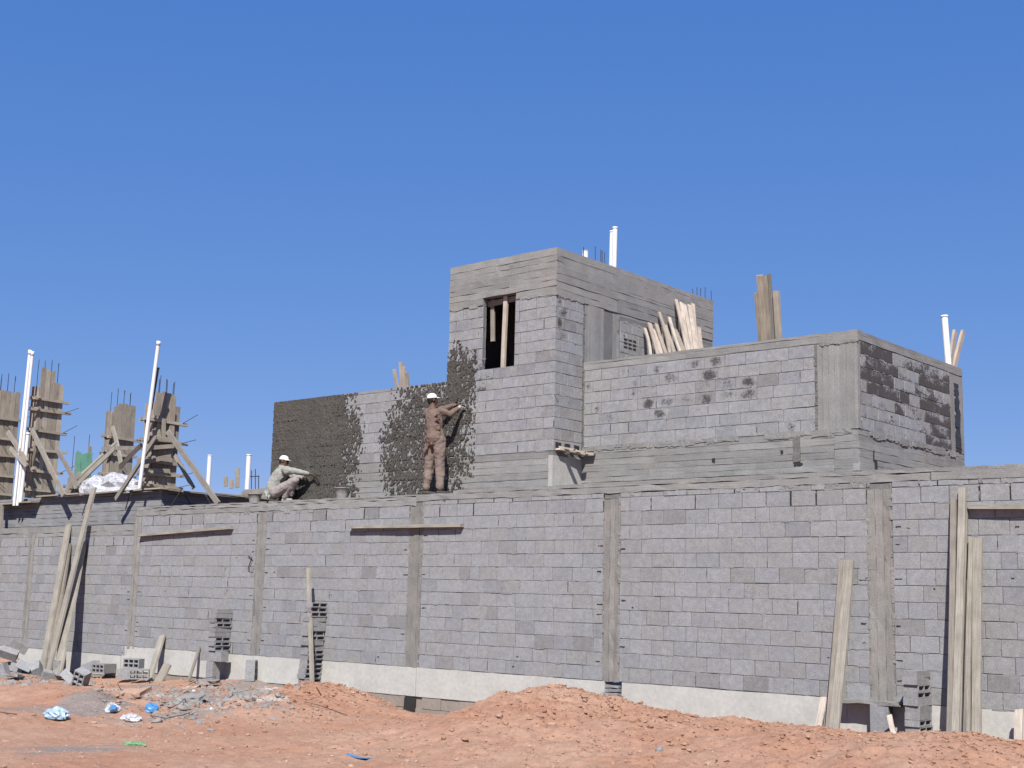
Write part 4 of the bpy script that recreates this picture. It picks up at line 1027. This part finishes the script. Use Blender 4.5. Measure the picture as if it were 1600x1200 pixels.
for _ in range(3000):
    px = U_(0, 1600); py = U_(1085, 1200); 
    p = at(px, py, Z=-.55)
    if p.y > -.1: continue
    pts.append((p.x, p.y, min(.04, random.paretovariate(2.4) * .007)))
scatter('pebbles', M['stone'], pts)
pts = []
for _ in range(4200):
    px = random.gauss(320, 70); py = random.gauss(1092, 14)
    if random.random() < .35: px = U_(-20, 150); py = U_(1040, 1062)
    if py < 1062 and 150 < px < 500: continue
    p = at(px, min(1130, py), Z=-.60)
    if p.y > -.15: continue
    pts.append((p.x, p.y, min(.09, random.paretovariate(2.0) * .010)))
scatter('rubble', M['greystone'], pts)
GS = 'stones lying on the red soil'
for i, (px, py, s_, mt, lb) in enumerate(((1244, 1137, .07, 'stone', 'rounded red clod on the crest left of the pale pair of planks'), (1030, 1172, .06, 'greystone', 'grey and pale stone low on the slope below the middle of the right panel'),
        (993, 1128, .09, 'soil', 'large red clod on the slope right of the central mound'), (1450, 1157, .055, 'stone', 'pale block-shaped stone at the foot of the right stack'),
        (1585, 1197, .06, 'stone', 'pale stone at the lower right corner'), (862, 1128, .05, 'stone', 'slab-like pale stone on the face of the central mound'),
        (780, 1120, .05, 'stone', 'rounded clod half way down the left flank of the central mound'), (838, 1139, .045, 'stone', 'small pale stone below the crest of the central mound'),
        (1500, 1140, .13, 'soil', 'big heap-like red clod at the foot of the right-hand planks'), (1530, 1150, .10, 'soil', 'big red clod right of the right-hand planks'),
        (693, 1155, .04, 'soil', 'dark red clod on the flat between the two mounds'), (1105, 1195, .05, 'stone', 'pale flat stone at the bottom edge right of the centre'))):
    p = ongr(px, py); vs, fs = rock_verts(s_, (1, 1, .75), 50 + i); mb = MB()
    mb.add([(a + p.x, b + p.y, c + p.z + s_ * .25) for a, b, c in vs], fs); o = mb.build('stone', M[mt], None, loc=tuple(p)); tag(o, lb, 'stone', GS)
for i, (px, py, s_, lb) in enumerate(((330, 1109, .035, 'white lump of lime right of the dark hole in the rubble'), (303, 1082, .04, 'white lump of lime on the rubble left of the block stack foot'))):
    p = ongr(px, py); vs, fs = rock_verts(s_, (1, 1, .8), 90 + i); mb = MB(); mb.add([(a + p.x, b + p.y, c + p.z + s_ * .4) for a, b, c in vs], fs); tag(mb.build('lime_lump', M['lumpwhite'], None, loc=tuple(p)), lb, 'lime lump')
# broken slabs in the rubble, with a dark hollow under them
for i, (px, py, sx, sy, rot, lb) in enumerate(((207, 1091, .50, .34, .30, 'broken pale slab overhanging a dark hollow behind the blue and white bags'), (300, 1098, .45, .35, .2, 'flat grey slab tipped in the rubble right of the bags'),
                                            (322, 1073, .5, .16, .1, 'thin slab edge sticking out of the rubble bank below the left stack'), (365, 1092, .14, .1, .1, 'small flat grey slab in the soil right of the rubble'),
                                            (95, 1062, .3, .25, -.3, 'broken slab leaning in the rubble below the tall poles'), (20, 1062, .38, .28, -.2, 'grey lump of concrete at the left edge of the rubble'))):
    p = ongr(px, py); mb = MB(); R_ = Matrix.Rotation(rot, 3, 'X') @ Matrix.Rotation(.4, 3, 'Z')
    mb.obox(p + Vector((0, 0, .09)), R_ @ XA, R_ @ YA, R_ @ ZA, -sx/2, sx/2, -sy/2, sy/2, -.03, .03, .5, 5, .03)
    o = mb.build('broken_slab', M['greystone' if i else 'stone'], None, loc=tuple(p)); tag(o, lb, 'broken slab', 'broken slabs in the rubble')
for i, (px, py, r, mt, lb) in enumerate(((88, 1122, (.19, .12, .10), 'bluefilm', 'crumpled pale blue and white plastic bag, the leftmost litter'), (176, 1112, (.12, .09, .085), 'film', 'small crumpled white and blue bag beside the dark gravel heap'),
                             (205, 1126, (.17, .09, .06), 'film', 'flat grey crumpled plastic bag right of the white and blue one'), (236, 1111, (.10, .08, .09), 'blueplastic', 'bright blue crumpled plastic bag below the dark hollow'),
                             (210, 1164, (.17, .07, .03), 'greenplastic', 'flattened green plastic wrapper on the sand at lower left'))):
    p = ongr(px, py); o = crumple('plastic_bag', (p.x, p.y, p.z + r[2] * .3), r, M[mt], 30 + i, 22, 14, .5, -.3); tag(o, lb, 'plastic bag' if i < 4 else 'wrapper', 'plastic litter')
p = ongr(186, 1108); o = crumple('plastic_scrap', (p.x, p.y - .1, p.z + .06), (.05, .05, .05), M['blueplastic'], 77, 14, 10, .5); tag(o, 'small blue scrap tucked in the white bag beside the dark gravel', 'plastic scrap')
p = ongr(560, 1186); mb = MB(); mb.bar(p + Vector((-.17, -.02, .03)), p + Vector((.18, .02, .012)), .07, .006, YA, .5, 7, .03, .03); o = mb.build('plastic_strip', M['blueplastic'], None, loc=tuple(p)); tag(o, 'flat bright blue plastic strip on the sand at the bottom', 'plastic strip')
def wire(pts, label, r=.006):
    P_ = [ongr(a, b) + Vector((0, 0, .015 + h)) for a, b, h in pts]; mb = MB(); mb.tube(P_, r, 5); o = mb.build('wire', M['wire'], None, loc=tuple(P_[0])); tag(o, label, 'wire', 'bits of wire and rod on the soil')
wire([(476, 1106, .02), (500, 1107, .03), (520, 1112, .01), (543, 1119, .0)], 'thin straight rod lying on the face of the left mound')
wire([(491, 1081, .03), (494, 1086, .02), (503, 1089, 0), (509, 1088, 0)], 'short curled wire at the top of the left mound')
wire([(262, 1112, .03), (280, 1108, .06), (292, 1096, .07), (304, 1095, .05), (312, 1103, .03)], 'bent dark wire looping over the flat grey slab')
wire([(235, 1120, .0), (260, 1126, .02), (285, 1123, .03), (300, 1116, .02)], 'long thin wire curving below the flat grey slab')
wire([(183, 1070, .03), (188, 1080, .03), (200, 1086, .03), (213, 1084, .05)], 'dark wire across the white lime patch')
wire([(0, 1114, 0), (14, 1116, .01), (26, 1117, 0)], 'short straight rod at the left edge of the sand')
wire([(295, 1078, .08), (315, 1070, .10), (335, 1066, .09), (357, 1060, .06)], 'long dark rod lying on the bank below the left stack')

# ------------------------------------------------------------------ people
def remeshed(mb, name, mat, parent, vox, noise=0, nscale=.05, smooth=2, seed=0):
    o = mb.build(name, mat, parent, True)
    r = o.modifiers.new('r', 'REMESH'); r.mode = 'VOXEL'; r.voxel_size = vox; r.use_smooth_shade = True
    s_ = o.modifiers.new('s', 'SMOOTH'); s_.iterations = smooth; s_.factor = .5
    if noise:
        tx = bpy.data.textures.new('folds', 'CLOUDS'); tx.noise_scale = nscale; tx.noise_depth = 2
        d = o.modifiers.new('d', 'DISPLACE'); d.texture = tx; d.strength = noise; d.mid_level = .5; d.texture_coords = 'LOCAL'
    return o
def hand(mb, wrist, tip_dir, palm_n, r=.0085, curl=.5, L=.085):
    """palm with five fingers; tip_dir forward, palm_n palm normal"""
    w = Vector(wrist); f = Vector(tip_dir).normalized(); n = Vector(palm_n); n = (n - f * n.dot(f)).normalized(); s_ = f.cross(n)
    for k in (-1.5, -.5, .5, 1.5): mb.cap(w + s_ * (.010 * k), w + f * L * .95 + s_ * (.019 * k), .014, .012, 8)
    for k, fl in ((-1.5, .062), (-.5, .078), (.5, .082), (1.5, .072)):
        a = w + f * L + s_ * (.019 * k); b = a + (f * math.cos(curl * .6) + n * math.sin(curl * .6)) * fl * .5; c = b + (f * math.cos(curl * 1.6) + n * math.sin(curl * 1.6)) * fl * .5
        mb.cap(a, b, r, r * .95, 8); mb.cap(b, c, r * .95, r * .8, 8)
    a = w + f * .02 + s_ * .025; b = a + (s_ * .8 + f * .6).normalized() * .04; c = b + (f + n * .4).normalized() * .035
    mb.cap(a, b, .012, .010, 8); mb.cap(b, c, .010, .008, 8)
def head(mb, c, fwd, up, R=1.):
    """head with brow, nose, chin and ears; c = centre"""
    c = Vector(c); f = Vector(fwd).normalized(); u = Vector(up); u = (u - f * u.dot(f)).normalized(); s_ = f.cross(u)
    rot = Matrix((s_, f, u)).transposed()
    mb.ell(c + u * .02, (.073 * R, .092 * R, .098 * R), 18, 14, rot); mb.ell(c - u * .045 + f * .022, (.055 * R, .066 * R, .068 * R), 14, 10, rot)
    mb.ell(c - u * .098 + f * .060, (.020, .018, .016), 10, 8, rot)                                   # chin
    mb.cap(c + u * .018 + f * .092, c - u * .022 + f * .108, .009, .014, 8)                            # nose
    for k in (-1, 1):
        mb.ell(c + u * .028 + f * .083 + s_ * (.03 * k), (.022, .012, .010), 8, 6, rot)                # brow
        mb.ell(c - u * .005 + s_ * (.076 * k) + f * (-.005), (.010, .020, .032), 8, 8, rot)            # ear
        mb.ell(c - u * .022 + f * .074 + s_ * (.036 * k), (.020, .016, .016), 8, 6, rot)               # cheek
    for dz in (-.052, -.062): mb.cap(c - u * (-dz) + f * .084 - s_ * .018, c - u * (-dz) + f * .084 + s_ * .018, .007, .007, 8)  # lips
    return rot
def ballcap(parent, c, fwd, up, mat):
    c = Vector(c); f = Vector(fwd).normalized(); u = Vector(up); u = (u - f * u.dot(f)).normalized(); s_ = f.cross(u); mb = MB()
    n = 20; vs = []; fs = []
    for i in range(9):
        ph = math.pi / 2 * i / 8
        for k in range(n):
            th_ = 2 * math.pi * k / n; q_ = 1 + .02 * math.sin(th_ * 5)
            vs.append(c + u * (.035 + .092 * math.cos(ph)) + s_ * (.083 * q_ * math.sin(ph) ** .8 * math.cos(th_)) + f * (.102 * q_ * math.sin(ph) ** .8 * math.sin(th_)))
    for i in range(8):
        for k in range(n): fs.append((i*n+k, (i+1)*n+k, (i+1)*n+(k+1) % n, i*n+(k+1) % n))
    mb.add(vs, fs)
    vs = []; fs = []
    for i in range(7):
        a = math.pi * (i / 6) ; 
        for q_ in (0, 1):
            for t_ in (0, .006):
                vs.append(c + u * (.035 - .012 * q_ + t_ + .008 * math.sin(a)) + s_ * ((.078 + .004 * q_) * math.cos(a)) + f * (.06 + .035 * math.sin(a) + q_ * .072 * math.sin(a)))
    for i in range(6):
        a = 4 * i; b = a + 4
        fs += [(a+1, b+1, b+3, a+3), (a, a+2, b+2, b), (a+2, a+3, b+3, b+2)]
    mb.add(vs, fs); return mb.build('cap', mat, parent, True)
def hairshell(parent, c, fwd, up):
    c = Vector(c); f = Vector(fwd).normalized(); u = Vector(up); u = (u - f * u.dot(f)).normalized(); s_ = f.cross(u); rot = Matrix((s_, f, u)).transposed()
    mb = MB(); mb.ell(c + u * .012 - f * .014, (.079, .088, .088), 16, 12, rot); mb.ell(c - u * .045 - f * .045, (.055, .04, .035), 12, 8, rot); mb.build('hair', M['hair'], parent, True)
Z0 = 3.062
# --- standing worker, back turned, throwing mortar on the tower wall
Yb = .14
J = dict(hd=at(675.5, 625.5, Y=Yb + .03), nk=at(676, 637, Y=Yb), sl=at(667.5, 645, Y=Yb), sr=at(687, 642.5, Y=Yb + .02), ch=at(678, 654, Y=Yb), wa=at(679, 671, Y=Yb), pv=at(680, 688, Y=Yb - .01),
         hl=at(674.5, 692, Y=Yb - .01), hr=at(686, 691, Y=Yb), kl=at(671.5, 727, Y=Yb + .03), kr=at(687.5, 726, Y=Yb + .05), al=at(666.5, 759, Y=Yb - .02), ar=at(687.5, 757.5, Y=Yb + .02),
         er=at(703, 647, Y=Yb + .14), wr=at(716, 638, Y=Yb + .30), el=at(690, 640, Y=Yb + .26), wl=at(706, 634.5, Y=Yb + .34))
J['al'].z = Z0 + .085; J['ar'].z = Z0 + .085
FW = Vector((.35, 1, 0)).normalized()
wk = empty('person', (J['pv'].x, Yb, Z0), 'standing worker in a white cap and long brown shirt, arm raised to the tower wall', 'person')
b = MB()
head(b, J['hd'], FW, ZA + FW * .12); b.cap(J['nk'] - ZA * .03, J['hd'] - ZA * .05, .055, .052)
b.cap(J['sl'] + Vector((.03, 0, -.02)), J['sr'] + Vector((-.03, 0, -.02)), .065, .065); b.cap(J['ch'], J['wa'], .125, .11); b.cap(J['wa'], J['pv'], .11, .125); b.cap(J['nk'], J['ch'], .07, .12)
for h_, k_, a_ in (('hl', 'kl', 'al'), ('hr', 'kr', 'ar')): b.cap(J[h_], J[k_], .082, .056); b.cap(J[k_], J[a_], .053, .036)
b.cap(J['sr'], J['er'], .05, .04); b.cap(J['er'], J['wr'], .038, .026); b.cap(J['sl'], J['el'], .05, .04); b.cap(J['el'], J['wl'], .038, .026)
for a_ in ('al', 'ar'): f_ = J[a_] + Vector((.08, .11, -.06)); b.cap(J[a_] - ZA * .045, f_, .036, .028)
hand(b, J['wr'], Vector((.25, .5, .55)), Vector((.6, .5, -.5)), curl=.9); hand(b, J['wl'], Vector((.4, .6, .5)), Vector((-.5, .6, -.3)), curl=1.2)
remeshed(b, 'body', M['skin'], wk, .0075)
hairshell(wk, J['hd'], FW, ZA + FW * .12); ballcap(wk, J['hd'] + ZA * .005, FW + ZA * .12, ZA, M['capw'])
s_ = MB()   # long shirt
s_.cap(J['sl'] + Vector((.02, 0, -.03)), J['sr'] + Vector((-.02, 0, -.03)), .088, .088); s_.cap(J['ch'], J['wa'], .165, .158); s_.cap(J['nk'] - ZA * .03, J['ch'], .075, .14)
s_.cap(J['wa'], J['pv'] + ZA * .03, .158, .185)
s_.cap(J['sr'], J['er'], .075, .06); s_.cap(J['er'], J['wr'].lerp(J['er'], .12), .06, .048); s_.cap(J['sl'], J['el'], .075, .06); s_.cap(J['el'], J['wl'].lerp(J['el'], .12), .058, .046)
# hanging skirt, lower on the left with gathered folds
for k in range(14):
    a = 2 * math.pi * k / 14; x_ = .145 * math.cos(a); y_ = .115 * math.sin(a)
    low = .13 - .17 * (x_ / .15)
    s_.cap(J['pv'] + Vector((x_, y_, .02)), J['pv'] + Vector((x_ * 1.22 - .03 * (x_ < 0), y_ * 1.25, -low)), .038, .024, 8)
for k, z_ in enumerate((-.30, -.20, -.10)):   # blouse-like bulges hanging over each other
    s_.cap(J['pv'] + Vector((-.17, -.02, z_ + .10)), J['pv'] + Vector((.12, -.06, z_ + .30)), .07, .05, 10)
for z_ in (.16, .27, .36):                   # creases between shoulder and waist
    s_.cap(J['pv'] + Vector((-.13, -.10, z_)), J['pv'] + Vector((.14, -.09, z_ + .10)), .030, .022, 8)
for k in range(5):   # twisted gathers across the back
    s_.cap(J['wa'] + Vector((-.15, -.06, -.02 - .035 * k)), J['wa'] + Vector((.13, -.10, .05 - .045 * k)), .022, .016, 8)
remeshed(s_, 'shirt', M['brown'], wk, .010, .05, .13, 1)
t_ = MB()
for h_, k_, a_ in (('hl', 'kl', 'al'), ('hr', 'kr', 'ar')): t_.cap(J[h_] + ZA * .04, J[k_], .122, .098); t_.cap(J[k_], J[a_] + ZA * .05, .098, .066); 
t_.cap(J['hl'] + ZA * .05, J['hr'] + ZA * .05, .11, .11)
remeshed(t_, 'trousers', M['brownt'], wk, .010, .045, .12, 1)
for a_ in ('al', 'ar'):
    f_ = J[a_] + Vector((.09, .12, -.058)); sh = MB(); sh.cap(J[a_] + Vector((-.015, -.03, -.055)), f_, .040, .034); remeshed(sh, 'shoe', M['shoe'], wk, .01)
gl = MB(); gl.cap(J['wr'], J['wr'] + Vector((.02, .03, .03)), .034, .036); gl.build('wrist_cloth', M['glove'], wk, True)
# trowel in his hands
tp = J['wl'] + Vector((.03, .05, .07)); tr = empty('trowel', tuple(tp), 'dark trowel held up by the standing worker near the wall', 'trowel')
mb = MB(); mb.tube([tp - Vector((.02, .03, .07)), tp], .014, 8); mb.build('handle', M['shoe'], tr)
mb = MB(); mb.bar(tp, tp + Vector((-.05, .06, .17)), .09, .005, XA, .2, 2); mb.build('blade', M['steel'], tr)
# --- crouching worker
Yc = .20
K = dict(hd=at(443.5, 721.5, Y=Yc + .10), nk=at(440.5, 730, Y=Yc + .06), sr=at(448, 735.5, Y=Yc - .02), sl=at(438, 734, Y=Yc + .26), ch=at(438, 742, Y=Yc + .05), wa=at(429.5, 757, Y=Yc), pv=at(427, 768, Y=Yc - .02),
         hr=at(431, 769, Y=Yc - .10), hl=at(432, 768, Y=Yc + .12), kr=at(461.5, 750.5, Y=Yc + .02), kl=at(458, 760, Y=Yc + .26), ar=at(445, 775, Y=Yc), al=at(452, 774, Y=Yc + .24),
         er=at(467, 737, Y=Yc + .10), wr=at(482, 740.5, Y=Yc + .24), el=at(458, 745, Y=Yc + .34), wl=at(474, 746, Y=Yc + .30))
K['ar'].z = Z0 + .075; K['al'].z = Z0 + .075
F2 = Vector((.9, .45, -.1)).normalized()
ck = empty('person', (K['pv'].x, Yc, Z0), 'crouching worker in a white cap and pale grey-green shirt at the dark plastered corner', 'person')
b = MB(); head(b, K['hd'], F2, ZA + F2 * .1); b.cap(K['nk'] - ZA * .02, K['hd'] - ZA * .05 - F2 * .02, .052, .05)
b.cap(K['sl'], K['sr'], .062, .062); b.cap(K['nk'], K['ch'], .08, .12); b.cap(K['ch'], K['wa'], .12, .115); b.cap(K['wa'], K['pv'], .115, .12)
for h_, k_, a_ in (('hl', 'kl', 'al'), ('hr', 'kr', 'ar')): b.cap(K[h_], K[k_], .085, .055); b.cap(K[k_], K[a_], .052, .036); b.cap(K[a_] - ZA * .04, K[a_] + Vector((.17, .03, -.048)), .034, .026)
b.cap(K['sr'], K['er'], .05, .04); b.cap(K['er'], K['wr'], .038, .026); b.cap(K['sl'], K['el'], .048, .038); b.cap(K['el'], K['wl'], .036, .026)
hand(b, K['wr'], Vector((.7, .6, -.15)), Vector((.2, 0, -1)), curl=1.0); hand(b, K['wl'], Vector((.8, .4, -.3)), Vector((.2, 0, -1)), curl=1.0)
remeshed(b, 'body', M['skin'], ck, .0075)
hairshell(ck, K['hd'], F2, ZA + F2 * .1); ballcap(ck, K['hd'] + ZA * .005, F2, ZA + F2 * .1, M['capw'])
s_ = MB(); s_.cap(K['sl'], K['sr'], .088, .088); s_.cap(K['nk'] - ZA * .02, K['ch'], .09, .15); s_.cap(K['ch'], K['wa'], .155, .165); s_.cap(K['wa'], K['pv'] + ZA * .01, .165, .165)
s_.cap(K['sr'], K['er'], .078, .062); s_.cap(K['er'], K['wr'].lerp(K['er'], .1), .06, .046); s_.cap(K['sl'], K['el'], .075, .06); s_.cap(K['el'], K['wl'].lerp(K['el'], .1), .058, .045)
for k in range(6):
    s_.cap(K['pv'] + Vector((-.12 + .02 * k, -.10 + .04 * k, 0)), at(417 + 2.2 * k, 776 + (k % 2) * 3, Y=Yc - .26 + .07 * k), .04, .02, 8)
remeshed(s_, 'shirt', M['sage'], ck, .010, .045, .13, 1)
t_ = MB()
for h_, k_, a_ in (('hl', 'kl', 'al'), ('hr', 'kr', 'ar')): t_.cap(K[h_], K[k_], .115, .082); t_.cap(K[k_], K[a_] + ZA * .02, .08, .058)
t_.cap(K['hl'], K['hr'], .12, .12); remeshed(t_, 'trousers', M['mauve'], ck, .010, .045, .12, 1)
for a_ in ('al', 'ar'):
    sh = MB(); sh.cap(K[a_] + Vector((-.04, 0, -.045)), K[a_] + Vector((.17, .03, -.045)), .040, .030); remeshed(sh, 'shoe', M['glove'], ck, .01)
tp = K['wr'] + Vector((.10, .08, -.05)); tr = empty('trowel', tuple(tp), 'trowel in the hand of the crouching worker, pressed to the dark plaster', 'trowel')
mb = MB(); mb.tube([tp - Vector((.04, .03, -.02)), tp], .014, 8); mb.build('handle', M['shoe'], tr)
mb = MB(); mb.bar(tp, tp + Vector((.10, .03, -.13)), .10, .005, XA, .2, 2); mb.build('blade', M['steel'], tr)
# buckets
def bucket(c, r, h, label, group=None, hdl=True):
    t = empty('bucket', tuple(c), label, 'bucket', group); c = Vector(c); n = 24; vs = []; fs = []
    prof = [(r * .68, 0), (r * .78, h * .4), (r * .93, h * .9), (r * 1.04, h * .93), (r * 1.04, h), (r * .9, h), (r * .72, h * .3), (0.001, h * .3)]
    for rr, z in prof:
        for k in range(n): a = 2 * math.pi * k / n; e = 1 + .04 * math.sin(2 * a + 1); vs.append(c + Vector((rr * e * math.cos(a), rr * e * math.sin(a), z)))
    for i in range(len(prof) - 1):
        for k in range(n): fs.append((i*n+k, i*n+(k+1) % n, (i+1)*n+(k+1) % n, (i+1)*n+k))
    mb = MB(); mb.add(vs, fs); mb.build('pail', M['bucket'], t, True)
    if hdl:
        mb = MB(); mb.tube([c + Vector((r * 1.05 * math.cos(a), -.03 - r * .35 * math.sin(a), h * .95 + .02 * math.sin(a))) for a in np.linspace(0, math.pi, 12)], .005, 5); mb.build('handle', M['steel'], t)
    mb = MB(); mb.ell(c + ZA * h * .62, (r * .8, r * .8, .03), 16, 6); mb.build('mortar_fill', M['smear'], t, True)
p = at(534.5, 772, Y=.22); bucket((p.x, .22, Z0), .145, .22, 'grey cement-caked bucket on the wall top below the dark plaster, right of the crouching worker')
p = at(398, 780, Y=.22); bucket((p.x, .22, Z0), .15, .19, 'cement-caked bucket behind the crouching worker at the left', None, False)
plank(at(378, 771, Y=.25), at(416, 766, Y=.30), .10, .03, 'short board lying across the bucket behind the crouching worker', 'short boards on the wall top', ZA, 'wood', .4)
